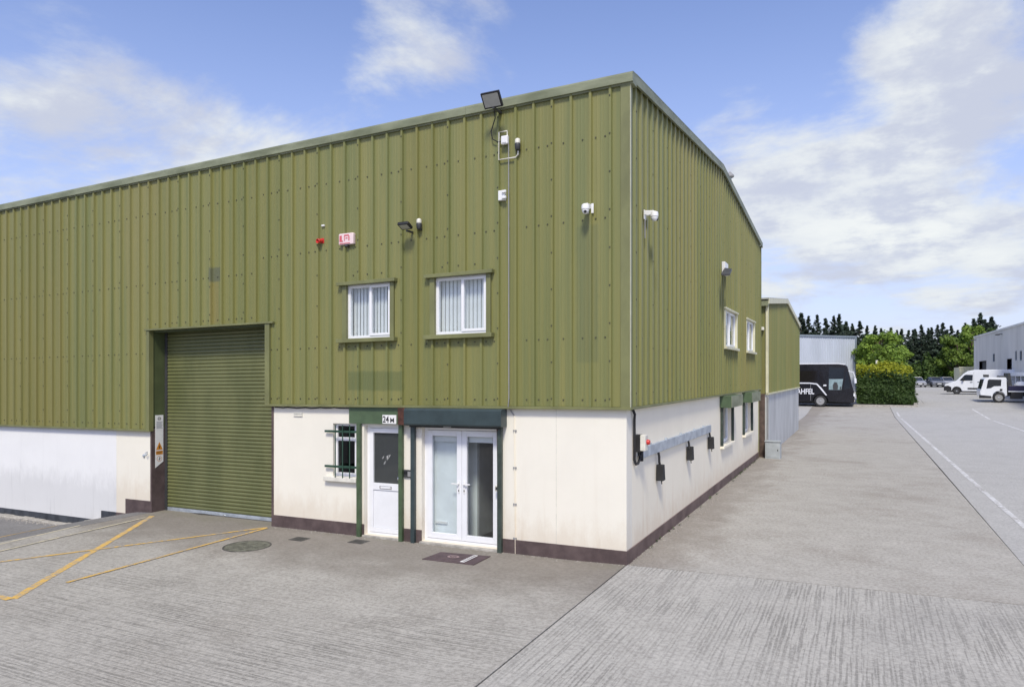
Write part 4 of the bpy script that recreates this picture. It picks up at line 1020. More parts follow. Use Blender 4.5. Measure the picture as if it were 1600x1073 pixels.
# ------------------------------------------------------------------ far grey buildings
def far_shed(name, label, p0, p1, depth, z0, z1, mat, wid=1.0):
    a = Vector((*p0, 0)); b = Vector((*p1, 0)); d = (b-a); ln = d.length; d.normalize(); nrm = Vector((d.y, -d.x, 0))
    def m(u, dd_, z): q = a+d*u+nrm*dd_; return (q.x, q.y, z)
    e = empty(name, (a.x, a.y, z0), label, 'warehouse')
    MB().box(.02, ln-.02, -depth, -.02, z0, z1-.05, m).build('wall_core', mat, e)
    return e, m, ln
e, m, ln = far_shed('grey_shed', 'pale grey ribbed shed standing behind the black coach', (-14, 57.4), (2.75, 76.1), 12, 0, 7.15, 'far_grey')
u = 0
while u < ln-.05:
    u2 = min(u+1., ln); q = MB()
    for k in range(3):
        s_ = u+k*.333
        if s_+.333 > ln+.01: break
        q.quad(m(s_, .0, .6), m(s_+.25, .0, .6), m(s_+.25, .0, 7.1), m(s_, .0, 7.1)); q.quad(m(s_+.25, .0, .6), m(s_+.27, .05, .6), m(s_+.27, .05, 7.1), m(s_+.25, .0, 7.1))
        q.quad(m(s_+.27, .05, .6), m(s_+.315, .05, .6), m(s_+.315, .05, 7.1), m(s_+.27, .05, 7.1)); q.quad(m(s_+.315, .05, .6), m(s_+.333, 0, .6), m(s_+.333, 0, 7.1), m(s_+.315, .05, 7.1))
    if q.v: q.build('cladding_sheet', 'far_grey', e, recalc=False)
    u = u2
MB().box(-.1, ln+.1, -.1, .12, 7.08, 7.28, m).build('eave_trim', 'far_trim', e); MB().box(ln-.12, ln+.12, -.12, .10, .3, 7.08, m).build('corner_trim', 'far_trim', e)
MB().box(-.1, ln+.1, -12, -.1, 7.1, 7.2, m).build('roof', 'roof_sheet', e)

XR = 16.4
e = empty('grey_warehouse', (XR, 80, 1), 'long light grey warehouse with loading doors behind the white van', 'warehouse')
mR = lambda u, d, z: (XR-d, u, z)
rt = lambda u: 7.72-(96.4-u)*.006
holes = [(86.8, 92.4, 1.0, 4.62), (81.1, 82.3, 4.40, 5.30), (71.3, 74.0, 1.0, 4.55), (68.9, 69.8, 4.32, 5.22), (66.6, 67.7, 4.28, 5.18), (60.0, 71.3, 1.0, 2.86)]
clad(mR, 48., 96.4, dict(f=lambda u: 1.0), dict(f=rt), holes, 'right_grey', e, shear=False, first=.2, base=.02)
MB().box(XR+.35, XR+14, 48, 96.3, 0, 7.4).build('wall_core', 'dark_grey', e)
MB().prism([(XR-.12, 48, rt(48)-.02), (XR-.12, 96.6, rt(96.6)-.02), (XR-.12, 96.6, rt(96.6)+.16), (XR-.12, 48, rt(48)+.16)], (.5, 0, 0)).build('eave_trim', 'right_grey', e)
MB().box(XR-.08, XR+14, 96.3, 96.5, .5, 7.6).build('corner_trim', 'right_grey', e)
for (a, b, c0, c1) in holes:
    if c0 > 3:
        f = MB(); f.box(a, b, -.10, .03, c0, c0+.07, mR); f.box(a, b, -.10, .03, c1-.07, c1, mR); f.box(a, a+.07, -.10, .03, c0+.07, c1-.07, mR); f.box(b-.07, b, -.10, .03, c0+.07, c1-.07, mR)
        f = f.build('window', 'far_trim', e); MB().box(a+.07, b-.07, -.06, -.05, c0+.07, c1-.07, mR).build('pane', 'car_glass', f)
for (a, b, c1) in ((86.8, 92.4, 4.62), (71.3, 74.0, 4.55)):
    o = MB().box(a+.05, b-.05, -.34, -.30, 1.0, c1-.05, mR).build('loading_door', 'dark_opening', e)
    for k in range(6): MB().box(a+.08, b-.08, -.30, -.28, 1.1+k*.58, 1.62+k*.58, mR).build('door_section', 'dark_opening', o)
MB().box(86.9, 88.9, -.29, -.26, 1.1, 3.0, mR).build('strip_panel', 'right_grey', e)
MB().box(59.0, 73.4, .03, .45, 2.86, 3.22, mR).build('canopy', 'paint_white_v', e, bevel=.02)
for k in range(5): MB().box(61.0+k*2.4, 61.35+k*2.4, .03, .25, .6, 2.858, mR).build('canopy_post', 'paint_white_v', e)
for (y, z) in ((94.7, 7.35), (76.4, 7.15)):
    l_ = empty('wall_floodlight', (XR, y, z), 'small dark floodlight under the eaves of the grey warehouse, %s' % ('at its far left end' if y > 90 else 'above the truck'), 'floodlight', 'floodlights on the grey warehouse')
    MB().tube([(XR, y, z), (XR-.35, y-.05, z+.03)], .04, 6).build('arm', 'dark_grey', l_); MB().box(XR-.62, XR-.3, y-.3, y+.25, z-.10, z+.03).build('lamp_head', 'dark_grey', l_, bevel=.02)
e = empty('storage_container', (15.6, 99, 1.15), 'pale cream storage container behind the white van', 'container')
MB().box(14.9, 18.5, 98, 104, 1.2, 3.95).build('shell', 'trim_cream', e)
for k in range(12): MB().box(14.95+k*.3, 15.08+k*.3, 97.94, 98.0, 1.4, 3.8).build('rib', 'trim_cream', e)
MB().box(14.85, 18.55, 97.9, 98.02, 3.85, 4.02).build('top_rail', 'trim_cream', e)

# ------------------------------------------------------------------ vehicles
def wheel(x, z, y, r, wdt, parent, m, rim='mid_grey'):
    """wheel in the side plane; y = outer face; builds tyre with rim and hub as its pieces"""
    t = MB().lathe([(r*.62, -.0), (r*.93, -.0), (r, .04), (r, wdt-.04), (r*.93, wdt), (r*.62, wdt)], (x, y, z), 'y', 22, m).build('wheel', 'rubber', parent, smooth=True)
    MB().lathe([(r*.20, -.022), (r*.42, -.012), (r*.55, -.026), (r*.64, -.03), (r*.66, .02)], (x, y, z), 'y', 20, m).build('rim', rim, t, smooth=True)
    MB().lathe([(r*.02, -.05), (r*.17, -.045), (r*.2, .0)], (x, y, z), 'y', 12, m).build('hub', 'chrome', t, smooth=True)
    return t
def local(origin, heading):
    c, s = math.cos(heading), math.sin(heading); ox, oy, oz = origin
    return lambda x, y, z: (ox+c*x-s*y, oy+s*x+c*y, oz+z)

# coach: nose to the right, near side towards the camera
mC = local((2.86, 52.6, gz(2.5, 52.6)), R(2)); CW = 2.5
co = empty('coach', mC(-6, 0, 0), 'black coach with white lettering and dark windows parked behind the green warehouse', 'coach')
def arch(cx_, r, zb, n=9): return [(cx_+r*math.cos(math.pi*(1-k/(n-1))), zb+(r*math.sin(math.pi*(1-k/(n-1))))) for k in range(n)]
sil = [(-12, .42), (-12, 3.25), (-11.9, 3.45), (-11.6, 3.54), (-1.2, 3.56), (-.75, 3.50), (-.55, 3.35), (-.42, 2.8), (-.22, 1.9), (-.06, 1.35), (0, 1.0), (-.02, .5), (-.12, .34)]
sil_b = sil+[(x, z) for x, z in arch(-2.55, .60, .42)[::-1]]+[(x, z) for x, z in arch(-9.2, .60, .42)[::-1]]
MB().prism([(x, 0, z) for x, z in sil_b], (0, CW, 0), mC).build('body', 'paint_black_v', co, bevel=.05)
MB().box(-11.9, -.3, .34, CW-.1, .25, 1.0, mC).build('underbody', 'rubber', co)
sd_ = lambda pts, nm, mat, y0=-.012, y1=.004: MB().prism([(x, y0, z) for x, z in pts], (0, y1-y0, 0), mC).build(nm, mat, co)
for k in range(5):
    x1 = -2.75-k*1.75; sd_([(x1-1.72, 2.12), (x1, 2.12), (x1, 2.98), (x1-1.72, 2.98)], 'side_window', 'coach_glass')
sd_([(-2.62, 2.12), (-2.0, 1.40), (-1.95, 1.42), (-2.55, 2.98), (-2.62, 2.98)], 'window_pillar', 'coach_glass')
sd_([(-1.92, 1.42), (-.98, 1.42), (-.85, 2.30), (-1.9, 2.30)], 'driver_window', 'sky_blue')
sd_([(-1.6, 1.44), (-1.25, 1.44), (-1.22, 1.75), (-1.32, 2.02), (-1.5, 2.05), (-1.62, 1.8)], 'driver_seat', 'dark_grey', -.016, -.012)
sd_([(-1.12, 1.44), (-1.0, 1.44), (-.98, 1.7), (-1.08, 1.66)], 'steering_column', 'dark_grey', -.016, -.012)
sd_([(-1.93, 2.36), (-.80, 2.36), (-.72, 3.2), (-1.9, 3.3)], 'upper_window', 'car_glass')
sd_([(-.80, 1.45), (-.30, 1.55), (-.47, 2.55), (-.64, 3.15), (-.70, 2.35)], 'windscreen_corner', 'car_glass')
MB().prism([(-.20, .12, 1.62), (-.40, .12, 2.62), (-.60, .12, 3.30), (-.53, .12, 3.33), (-.37, .12, 2.66), (-.155, .12, 1.66)], (0, CW-.24, 0), mC).build('windscreen', 'car_glass', co)
sd_([(-12, 2.00), (-3.35, 2.00), (-2.80, 1.93), (-2.45, 1.55), (-2.05, .98), (-2.14, .95), (-2.55, 1.48), (-2.85, 1.84), (-3.35, 1.91), (-12, 1.91)], 'white_stripe', 'paint_white_v', -.02)
MB().prism([(-12, -.01, 3.50), (-1.2, -.01, 3.53), (-.72, -.01, 3.46), (-.70, -.01, 3.53), (-1.2, -.01, 3.60), (-12, -.01, 3.60)], (0, CW+.02, 0), mC).build('roof_edge', 'paint_white_v', co)
for k in range(4): sd_([(-4.95-k*1.05-.98, .48), (-4.95-k*1.05, .48), (-4.95-k*1.05, .98), (-4.95-k*1.05-.98, .98)], 'luggage_door', 'paint_black_v', -.014)
sd_([(-3.3, .50), (-3.28, .50), (-3.28, 1.9), (-3.3, 1.9)], 'panel_seam', 'mid_grey', -.006)
MB().box(-.06, .02, .3, CW-.3, .45, .62, mC).build('number_plate', 'off_white', co)
tx = MB(); v, f_ = text_geo('AHFEL', .62, .004, .012)
wv = max(p[0] for p in v); tx.add([mC(-4.36+p[0]*1.34/wv, -.016-p[2], 1.06+p[1]) for p in v], f_); tx.build('lettering', 'paint_white_v', co, recalc=False)
for x in (-2.55, -9.2):
    wheel(x, .48, -.02, .48, .3, co, mC, 'mid_grey')
    for k in range(8):
        a_ = k*math.pi/4; MB().box(x+.19*math.cos(a_)-.03, x+.19*math.cos(a_)+.03, -.03, .02, .48+.19*math.sin(a_)-.03, .48+.19*math.sin(a_)+.03, mC).build('rim_slot', 'lamp_clear', co) if x > -5 else None
MB().prism([(-.02, -.18, 1.95), (.14, -.18, 1.95), (.12, -.18, 2.35), (-.05, -.18, 2.4)], (0, .16, 0), mC).build('mirror', 'lamp_clear', co, bevel=.03)
MB().tube([mC(-.5, .1, 2.95), mC(-.1, -.05, 2.85), mC(.04, -.1, 2.4)], .035, 8).build('mirror_arm', 'lamp_clear', co, smooth=True)
MB().prism([(-.10, -.005, .95), (.02, -.005, .85), (.015, -.005, 1.1), (-.06, -.005, 1.2)], (0, .35, 0), mC).build('headlight', 'lamp_clear', co)
MB().prism([(-2.35, -.018, 1.72), (-2.1, -.018, 1.72), (-2.1, -.018, 1.84), (-2.3, -.018, 1.84)], (0, .012, 0), mC).build('roundel', 'lamp_clear', co)

# white panel van, nose to the left, near side to camera
mV = local((10.7, 70.6, gz(12, 70)), R(-6)); VW = 1.95
va = empty('panel_van', mV(3, 0, 0), 'white high-roof panel van parked in front of the grey warehouse', 'van')
sil = [(.02, .45), (0, .75), (.08, .98), (.55, 1.18), (1.0, 1.32), (1.62, 2.02), (1.95, 2.28), (2.5, 2.40), (5.9, 2.44), (6.12, 2.36), (6.2, 2.0), (6.2, .42), (5.45, .36)]
sil += arch(4.95, .40, .36)[::-1]+[(4.5, .32), (1.55, .32)]+arch(1.05, .40, .36)[::-1]+[(.55, .34), (.15, .34)]
MB().prism([(x, 0, z) for x, z in sil], (0, VW, 0), mV).build('body', 'paint_white_v', va, bevel=.06)
MB().box(.2, 6.1, .24, VW-.1, .22, .72, mV).build('underbody', 'rubber', va)
sv = lambda pts, nm, mat, y0=-.012, y1=.004: MB().prism([(x, y0, z) for x, z in pts], (0, y1-y0, 0), mV).build(nm, mat, va)
sv([(1.28, 1.36), (2.35, 1.36), (2.38, 1.92), (1.80, 1.94), (1.66, 1.86)], 'side_window', 'car_glass')
sv([(1.95, .52), (4.5, .52), (4.5, .66), (1.95, .66)], 'side_moulding', 'black', -.03)
sv([(.0, .36), (.62, .36), (.60, .72), (.32, .86), (.02, .80)], 'bumper', 'black', -.03, .4)
MB().prism([(1.12, .12, 1.44), (1.66, .12, 2.04), (1.72, .12, 2.0), (1.18, .12, 1.40)], (0, VW-.24, 0), mV).build('windscreen', 'car_glass', va)
MB().prism([(.05, -.01, .88), (.42, -.01, 1.0), (.62, -.01, 1.18), (.30, -.01, 1.08), (.06, -.01, .98)], (0, .3, 0), mV).build('headlight', 'lamp_clear', va)
MB().prism([(-.035, .1, .36), (.05, .1, .36), (.05, .1, .92), (-.02, .1, .92)], (0, VW-.2, 0), mV).build('grille', 'black', va)
sv([(2.15, 1.18), (2.35, 1.18), (2.35, 1.23), (2.15, 1.23)], 'door_handle', 'black', -.03); sv([(2.75, 1.2), (2.98, 1.2), (2.98, 1.25), (2.75, 1.25)], 'door_handle', 'black', -.03)
sv([(3.7, 1.46), (5.6, 1.46), (5.6, 1.49), (3.7, 1.49)], 'sliding_rail', 'dark_grey', -.015); sv([(2.45, .5), (2.465, .5), (2.465, 2.2), (2.45, 2.2)], 'door_seam', 'mid_grey')
MB().prism([(1.50, -.22, 1.32), (1.66, -.22, 1.32), (1.66, -.22, 1.62), (1.52, -.22, 1.62)], (0, .14, 0), mV).build('mirror', 'black', va, bevel=.02)
for x in (1.05, 4.95): wheel(x, .34, .0, .34, .22, va, mV, 'dark_grey')

# flatbed truck, nose to the left, nearer than the van
mT = local((12.2, 58.8, gz(13.5, 58.8)), R(0)); TW = 2.1
tr = empty('flatbed_truck', mT(3, 0, 0), 'white cab flatbed recovery truck with dark blue bed at the right edge', 'truck')
sil = [(.02, .50), (-.02, .95), (.06, 1.10), (.26, 1.90), (.34, 2.02), (.55, 2.08), (1.72, 2.08), (1.80, 2.0), (1.84, .62), (1.75, .58)]+arch(1.28, .44, .52)[::-1]+[(.8, .48)]
MB().prism([(x, 0, z) for x, z in sil], (0, TW, 0), mT).build('cab', 'paint_white_v', tr, bevel=.05)
st = lambda pts, nm, mat, y0=-.012, y1=.004: MB().prism([(x, y0, z) for x, z in pts], (0, y1-y0, 0), mT).build(nm, mat, tr)
st([(.42, 1.16), (.72, 1.20), (.95, 1.36), (1.42, 1.38), (1.45, 1.90), (.60, 1.92), (.52, 1.84)], 'side_window', 'car_glass')
MB().prism([(.05, .15, 1.14), (.235, .15, 1.92), (.27, .15, 1.9), (.09, .15, 1.12)], (0, TW-.3, 0), mT).build('windscreen', 'car_glass', tr)
st([(-.03, .36), (.75, .36), (.75, .55), (-.03, .62)], 'bumper', 'black', -.02, .5); st([(1.34, .98), (1.52, .98), (1.52, 1.14), (1.34, 1.14)], 'fuel_cap', 'black')
st([(.03, .98), (.16, 1.0), (.15, 1.12), (.06, 1.1)], 'headlight', 'lamp_clear', -.015, .25)
MB().box(.20, .60, .0, .16, 2.10, 2.32, mT).build('beacon', 'dark_grey', tr, bevel=.03); MB().box(1.4, 1.7, .2, TW-.2, 2.10, 2.22, mT).build('beacon', 'dark_grey', tr, bevel=.03)
MB().box(.05, .12, -.26, -.14, 1.40, 1.85, mT).build('mirror', 'black', tr, bevel=.02)
hb = MB(); hb.prism([(1.86, .05, 1.12), (2.22, .05, 1.12), (2.06, .05, 2.45), (1.92, .05, 2.45)], (0, .12, 0), mT); hb.prism([(1.86, TW-.17, 1.12), (2.22, TW-.17, 1.12), (2.06, TW-.17, 2.45), (1.92, TW-.17, 2.45)], (0, .12, 0), mT); hb.box(1.95, 2.04, .17, TW-.17, 1.9, 2.45, mT)
hb.build('headboard', 'dark_grey', tr)
MB().box(1.92, 7.6, .0, TW, .98, 1.42, mT).build('bed', 'paint_navy_v', tr, bevel=.02)
MB().box(1.92, 7.6, -.03, TW+.03, .90, .978, mT).build('bed_rail', 'lamp_clear', tr); MB().box(1.9, 7.3, .35, TW-.35, .55, .88, mT).build('chassis', 'black', tr)
MB().box(2.1, 2.9, .0, .5, .32, .86, mT).build('tool_box', 'black', tr, bevel=.02)
ld = MB().lathe([(.02, .34), (.3, .30), (.48, .14), (.55, 0)], (2.95, .8, 1.42), 'z', 16, mT).build('white_sack', 'paint_white_v', None, smooth=True); tag(ld, 'white rounded sack lying on the flatbed truck behind the cab', 'sack')
q = MB()
for k in range(14): q.box(3.3+k*.09, 3.3+k*.09+random.uniform(.03, .065), -.006, -.002, 1.16, 1.16+random.choice((.07, .09, .11)), mT)
q.build('side_lettering', 'pale_ink', tr)
for x in (1.28, 5.9): wheel(x, .42, .02, .42, .24, tr, mT, 'mid_grey')

# parked cars seen end-on
def make_car(paint):
    e = empty('parked_car', (0, 0, 0))
    lower = [(.0, .28), (-.02, .55), (.08, .78), (.9, .95), (3.6, .98), (4.15, .92), (4.2, .5), (4.15, .28)]
    lw = MB()
    def loft(st, nm, mat, par):
        b = MB(); n = len(st[0][1])
        for yy, sec in st: b.v += [(x, yy, z) for x, z in sec]
        for i in range(len(st)-1):
            for k in range(n): b.f.append((i*n+k, i*n+(k+1) % n, (i+1)*n+(k+1) % n, (i+1)*n+k))
        b.f.append(tuple(range(n))[::-1]); b.f.append(tuple((len(st)-1)*n+k for k in range(n)))
        return b.build(nm, mat, par, smooth=True)
    def sec(wb, wt, z0, z1): return [(-wb+.08, z0), (wb-.08, z0), (wb, z0+.12), (wb, (z0+z1)/2), (wt, z1-.04), (wt-.1, z1), (-wt+.1, z1), (-wt, z1-.04), (-wb, (z0+z1)/2), (-wb, z0+.12)]
    loft([(-2.1, sec(.74, .70, .30, .66)), (-2.0, sec(.84, .80, .24, .74)), (-1.2, sec(.89, .82, .22, .92)), (-.6, sec(.9, .82, .22, .98)), (1.4, sec(.9, .82, .22, 1.0)), (1.9, sec(.87, .8, .24, .98)), (2.1, sec(.8, .76, .3, .9))], 'body', paint, e)
    gh = lambda wb, wt, z0, z1: [(-wb, z0), (wb, z0), (wb, z0+.05), (wt, z1-.03), (wt-.06, z1), (-wt+.06, z1), (-wt, z1-.03), (-wb, z0+.05)]
    loft([(-1.0, gh(.72, .68, .92, .98)), (-.25, gh(.80, .60, .96, 1.38)), (.2, gh(.8, .60, .97, 1.42)), (1.3, gh(.8, .58, .98, 1.40)), (1.95, gh(.74, .6, .96, 1.04))], 'greenhouse', 'car_glass', e)
    MB().prism([(-.56, -.28, 1.39), (.56, -.28, 1.39), (.54, 1.35, 1.41), (-.54, 1.35, 1.41)], (0, 0, .05)).build('roof', paint, e, bevel=.02)
    for s in (-1, 1):
        MB().prism([(s*.50, -2.08, .60), (s*.78, -1.98, .62), (s*.78, -1.96, .74), (s*.50, -2.06, .72)], (0, .1, 0)).build('headlight', 'lamp_clear', e)
        MB().box(min(s*.9, s*1.04), max(s*.9, s*1.04), -.75, -.62, .95, 1.08).build('mirror', paint, e)
        MB().tube([(s*.6, -.98, 1.0), (s*.585, -.26, 1.40)], .03, 6).build('pillar', paint, e)
        for yy in (-1.35, 1.35): MB().lathe([(.2, -.1), (.31, -.1), (.33, -.06), (.33, .08), (.2, .09)], (s*.80, yy, .33), 'x', 16).build('wheel', 'rubber', e, smooth=True)
    MB().box(-.45, .45, -2.13, -2.05, .40, .56).build('grille', 'black', e); MB().box(-.26, .26, -2.15, -2.13, .44, .55).build('number_plate', 'white_plastic', e)
    return e
for i, (x, y, rz, paint, lab) in enumerate(((10.6, 107, 8, 'paint_silver_v', 'pale silver car half hidden behind the end of the hedge'), (12.9, 108, 12, 'paint_grey_v', 'grey car parked facing out between the hedge and the van'), (14.5, 109.5, 10, 'paint_silver_v', 'silver car partly hidden by the nose of the white van'))):
    c = make_car(paint); c.location = (x, y, gz(x, y)); c.rotation_euler = (0, 0, R(rz)); tag(c, lab, 'car', 'cars parked at the back of the estate')

# ------------------------------------------------------------------ hedge, trees
def leaves(centers, normals, size, aspect=1.8, jit=.6, mb=None):
    """one small folded leaf quad per centre"""
    n = len(centers); size = np.asarray(size, float).reshape(-1, 1) if np.ndim(size) else size; nr = normals+rng.normal(0, jit, (n, 3)); nr /= np.linalg.norm(nr, axis=1)[:, None]
    t = np.cross(nr, rng.normal(0, 1, (n, 3))); t /= np.linalg.norm(t, axis=1)[:, None]; b = np.cross(nr, t)
    s = size*rng.uniform(.6, 1.4, (n, 1))
    V = np.stack([centers-t*s*aspect/2, centers+b*s/2, centers+t*s*aspect/2, centers-b*s/2], 1).reshape(-1, 3)
    F = np.arange(4*n).reshape(-1, 4)
    return V, F
def leaf_obj(name, V, F, mat, parent):
    me = bpy.data.meshes.new(name); me.from_pydata(V.tolist(), [], F.tolist()); me.materials.append(M[mat])
    o = bpy.data.objects.new(name, me); COL.objects.link(o); o.parent = parent; return o

# hedge: clipped sides, shaggy yellow top
hx0, hx1, hy0, hy1, hh = 3.0, 7.1, 54.4, 59.5, 3.05
hz0 = gz(5, 55)
he = empty('hedge', (5.7, 56, hz0), 'dense clipped green hedge with yellow-green top beside the coach', 'hedge')
def inhedge(n):
    P_ = []; Nn = []
    for i in range(n):
        f = random.random(); top = random.random()
        if f < .5: p = (random.uniform(hx0, hx1), hy0, random.uniform(.15, hh)); nn = (0, -1, .1)
        elif f < .75: p = (hx1, random.uniform(hy0, hy1), random.uniform(.15, hh)); nn = (1, 0, .1)
        else: p = (random.uniform(hx0, hx1), random.uniform(hy0, hy1), hh); nn = (0, 0, 1)
        p = np.array(p); r_ = random.gauss(0, .10)
        # rounded shoulders and lumps
        lump = .16*math.sin(p[0]*2.1+p[2])+.12*math.sin(p[2]*3.1+p[0]*1.3+p[1]*1.7)
        p = p+np.array(nn)*(r_+lump)
        cut = max(0, p[2]-hh+.45)
        if p[0] > hx1-.5: p[0] -= cut*.5
        if p[1] < hy0+.5: p[1] += cut*.5
        P_.append(p+np.array([0, 0, 0])); Nn.append(nn)
    return np.array(P_), np.array(Nn, float)
P_, Nn = inhedge(15000)
P_[:, 0] -= 5.7; P_[:, 1] -= 56
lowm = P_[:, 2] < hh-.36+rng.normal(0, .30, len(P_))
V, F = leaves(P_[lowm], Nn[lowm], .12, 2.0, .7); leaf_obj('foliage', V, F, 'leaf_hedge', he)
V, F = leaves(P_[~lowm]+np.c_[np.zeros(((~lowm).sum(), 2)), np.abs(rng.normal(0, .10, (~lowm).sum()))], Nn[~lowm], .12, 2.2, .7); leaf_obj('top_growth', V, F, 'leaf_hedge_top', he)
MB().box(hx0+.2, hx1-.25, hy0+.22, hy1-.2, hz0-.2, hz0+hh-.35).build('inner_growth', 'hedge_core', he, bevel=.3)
kb = MB(); kb.box(2.8, 7.35, 53.75, 54.0, gz(5, 53.8)-.3, gz(5, 54)+.13); kb.box(7.10, 7.35, 54.0, 60.0, gz(5, 54)-.3, gz(5, 56)+.2)
tag(kb.build('kerb', 'threshold', None, bevel=.02), kind='structure')

def conifer_mesh(h, r, seed, n=17000):
    g = np.random.default_rng(seed); C = []; D_ = []
    leaders = [(0, 0, 1.)]+[(g.uniform(-.4, .4)*r, g.uniform(-.4, .4)*r, g.uniform(.6, .92)) for _ in range(3)]
    br = []
    for (lx, ly, lh) in leaders:
        nb = int(130*lh)
        for i in range(nb):
            t = (i+g.uniform(0, 1))/nb; z = h*lh*(.06+.94*t)
            rr = (r*(1-t)**.9*g.uniform(.4, 1.3)*(1-.5*max(0, t-.8)/.2)+.02)*(1. if lx == 0 else .62); a = g.uniform(0, 6.283)
            br.append((lx, ly, z, a, rr))
    per = max(6, n//len(br))
    for (lx, ly, z, a, rr) in br:
        for k in range(per):
            q = g.uniform(.1, 1)**.7; up = .35*rr*q
            C.append((lx+math.cos(a)*rr*q+g.normal(0, .05), ly+math.sin(a)*rr*q+g.normal(0, .05), z+up+g.normal(0, .08))); D_.append((math.cos(a)*.5, math.sin(a)*.5, .6))
    return np.array(C), np.array(D_), leaders
def conifer_protos():
    out_ = []
    for i, (h, r) in enumerate(((13, 2.8), (12.3, 2.5), (13.8, 3.1), (12.6, 2.6), (11.6, 3.3))):
        C, D_, leaders = conifer_mesh(h, r, 50+i)
        V, F = leaves(C, D_, .27*np.clip(1.15-C[:, 2]/h, .40, 1.), 2.6, .45)
        me = bpy.data.meshes.new('crown'); me.from_pydata(V.tolist(), [], F.tolist()); me.materials.append(M['leaf_conifer'])
        tb = MB()
        for (lx, ly, lh) in leaders: tb.tube([(lx*.3, ly*.3, 0), (lx*.8, ly*.8, h*lh*.4), (lx, ly, h*lh*.97)], .16 if lx == 0 else .09, 7, .02)
        out_.append((me, tb, h))
    return out_
protos = conifer_protos(); trunks = []
for me, tb, h in protos:
    o = tb.build('trunk', 'bark', None, origin=(0, 0, 0), smooth=True); trunks.append(o.data); bpy.data.objects.remove(o)
def atpix(px_, Z):
    a = R(YAW); X = (px_-800)/1095*Z
    return CAM[0]+X*math.cos(a)-Z*math.sin(a), CAM[1]+X*math.sin(a)+Z*math.cos(a)
ordn = ['first', 'second', 'third', 'fourth', 'fifth', 'sixth', 'seventh', 'eighth', 'ninth', 'tenth', 'eleventh', 'twelfth', 'thirteenth', 'fourteenth', 'fifteenth', 'sixteenth', 'seventeenth', 'eighteenth', 'nineteenth', 'twentieth', 'twenty-first', 'twenty-second', 'twenty-third', 'twenty-fourth', 'twenty-fifth', 'twenty-sixth', 'twenty-seventh', 'twenty-eighth', 'twenty-ninth', 'thirtieth', 'thirty-first', 'thirty-second']
tops = [(1240, 492), (1252, 490), (1263, 494), (1277, 492), (1289, 498), (1301, 494), (1313, 491), (1320, 503), (1333, 506), (1343, 502), (1353, 509), (1367, 509), (1378, 513), (1391, 512), (1400, 516), (1408, 514), (1420, 516), (1430, 514), (1439, 508), (1449, 513), (1457, 512), (1465, 508), (1475, 505), (1486, 509), (1495, 516), (1509, 505), (1520, 498), (1531, 490), (1540, 500), (1550, 496)]
for i, (px_, ty) in enumerate(tops):
    Z = 128+random.uniform(-6, 8); x, y = atpix(px_+random.uniform(-2, 2), Z); g0 = gz(x, y)+.3
    htop = 3+(585-ty)/1095*Z-g0; k = random.randrange(5); me, tb, h = protos[k]
    e = empty('conifer_tree', (x, y, g0), 'dark spiky conifer, %s from the left in the row behind the estate' % ordn[i], 'tree', 'conifers along the back of the estate')
    e.rotation_euler = (0, 0, random.uniform(0, 6.28)); sc_ = htop/h; e.scale = (sc_*random.uniform(1.4, 1.9), sc_*random.uniform(1.4, 1.9), sc_)
    for nm, dt_ in (('crown', me), ('trunk', trunks[k])):
        o = bpy.data.objects.new(nm, dt_); COL.objects.link(o); o.parent = e

def broadleaf(px_, Z, top, width_px, label, mat, n=5200, size=.20, base_px=None, seed=1, low=.16, clumps=34):
    g = np.random.default_rng(seed); x, y = atpix(px_, Z); g0 = gz(x, y)+(.05*min(max(y-116, 0), 30))
    H = 3+(585-top)/1095*Z-g0; rw = width_px/1095*Z/2
    e = empty('broadleaf_tree', (x, y, g0), label, 'tree', 'broadleaf trees on the estate')
    C = []; D_ = []; tb = MB(); tb.tube([(0, 0, -.2), (.05, 0, H*.25), (-.05, .05, H*.5), (0, 0, H*.8)], .20, 8, .05)
    for k in range(clumps):
        t = g.uniform(0, 1); z = H*(low+(.92-low)*t); env = math.sin(math.pi*min(.98, .22+.70*t))**.6
        a = g.uniform(0, 6.283); rr = rw*env*g.uniform(.1, 1.0)**.6; c = np.array([math.cos(a)*rr, math.sin(a)*rr, z]); cr = g.uniform(.28, .95)*min(rw, 2.6)*.46
        tb.tube([(0, 0, max(.3, z-rr*.8)), (c[0]*.6, c[1]*.6, z-.15*rr), tuple(c)], .06, 5, .015)
        m_ = n//clumps; p = g.normal(0, 1, (m_, 3)); p /= np.linalg.norm(p, axis=1)[:, None]; p *= (g.uniform(.2, 1.25, (m_, 1))**.6)*cr; p[:, 2] *= .72
        C.append(c+p); D_.append(p/np.maximum(np.linalg.norm(p, axis=1)[:, None], .01)+np.array([0, 0, .5]))
    V, F = leaves(np.concatenate(C), np.concatenate(D_), size, 1.5, .5)
    leaf_obj('crown', V, F, mat, e)
    tr_ = tb.build('trunk', 'bark', None, origin=(0, 0, 0), smooth=True); tr_.parent = e; tr_.location = (0, 0, 0)
    return e
broadleaf(1372, 76, 516, 88, 'bright green broadleaf tree rising behind the clipped hedge', 'leaf_bright', 8000, .20, seed=3, low=.12, clumps=44)
broadleaf(1403, 80, 534, 40, 'smaller bright green tree at the right of the tree behind the hedge', 'leaf_bright', 3600, .20, seed=9, clumps=20)
broadleaf(1496, 112, 522, 66, 'bright green broadleaf tree between the conifers and the grey warehouse', 'leaf_bright', 7000, .26, seed=5, low=.08, clumps=40)
broadleaf(1519, 118, 503, 50, 'tall yellow-green tree rising beside the corner of the grey warehouse', 'leaf_bright', 5600, .28, seed=6, low=.2, clumps=30)
broadleaf(1540, 122, 500, 40, 'green tree peeping over the roof of the grey warehouse', 'leaf_mid', 3600, .28, seed=16, low=.2, clumps=24)
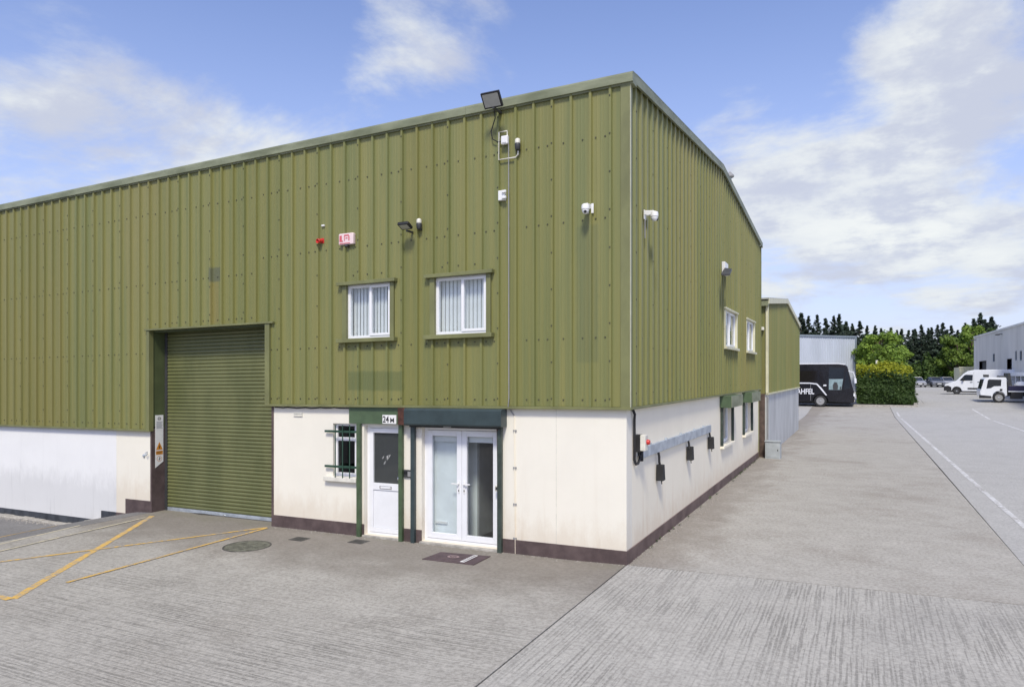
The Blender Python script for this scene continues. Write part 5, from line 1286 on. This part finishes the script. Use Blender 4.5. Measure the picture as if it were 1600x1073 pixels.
def shrub(px_, Z, top, width_px, label, mat, seed):
    g = np.random.default_rng(seed); x, y = atpix(px_, Z); g0 = gz(x, y); H = max(1., 3+(585-top)/1095*Z-g0); rw = width_px/1095*Z/2
    e = empty('shrub', (x, y, g0), label, 'shrub', 'shrubs round the car park'); n = 3000
    p = g.normal(0, 1, (n, 3)); p[:, 2] = np.abs(p[:, 2]); p /= np.linalg.norm(p, axis=1)[:, None]
    lump = 1+.16*np.sin(p[:, :1]*7+seed)+.14*np.sin(p[:, 1:2]*6+p[:, 2:]*8)
    q_ = p*np.array([rw, rw*.7, H])*lump*(g.uniform(.75, 1., (n, 1)))
    V, F = leaves(q_, p, .26, 1.6, .6); leaf_obj('foliage', V, F, mat, e)
    tb = MB()
    for k in range(5): tb.tube([(0, 0, -.1), (g.uniform(-.4, .4)*rw, g.uniform(-.3, .3)*rw, H*.7)], .07, 5, .02)
    o = tb.build('stem', 'bark', None, origin=(0, 0, 0)); o.parent = e; o.location = (0, 0, 0)
    return e
shrub(1378, 70, 556, 56, 'rounded green shrub showing just over the hedge top', 'leaf_bright', 2)
shrub(1455, 114, 558, 36, 'rounded mid-green shrub behind the parked cars, left of the others', 'leaf_mid', 4)
shrub(1474, 115, 566, 50, 'low green shrub behind the grey parked car', 'leaf_mid', 8)
shrub(1425, 116, 570, 50, 'flat-topped green shrub just right of the hedge', 'leaf_mid', 12)
shrub(1498, 113, 572, 40, 'dark green shrub behind the nose of the white van', 'leaf_hedge', 13)
pl_ = empty('lamp_post', (*atpix(1370, 66), gz(5, 60)), 'slim pale post standing up behind the hedge', 'post')
x, y = atpix(1370, 66); MB().tube([(x, y, gz(x, y)), (x, y, 4.35)], .05, 8).build('pole', 'off_white', pl_, smooth=True); MB().box(x-.09, x+.09, y-.03, y+.03, 4.05, 4.35).build('head', 'off_white', pl_)

# ------------------------------------------------------------------ the unit across the yard, mirrored in the glass
e = empty('warehouse_opposite', (-8, -38, 0), 'pale metal warehouse across the yard, seen mirrored in the window glass', 'warehouse')
MB().box(-34, 14, -52, -38, -.5, 5.6).build('wall', 'far_grey', e)
MB().prism([(-34.5, -37.6, 5.6), (-34.5, -45, 7.2), (-34.5, -52.4, 5.6)], (49, 0, 0)).build('roof', 'roof_sheet', e)
for k in range(5): MB().box(-30+k*9, -26+k*9, -38, -37.95, -.2, 4.0).build('loading_door', 'far_trim', e)
print('objects', len(bpy.data.objects))
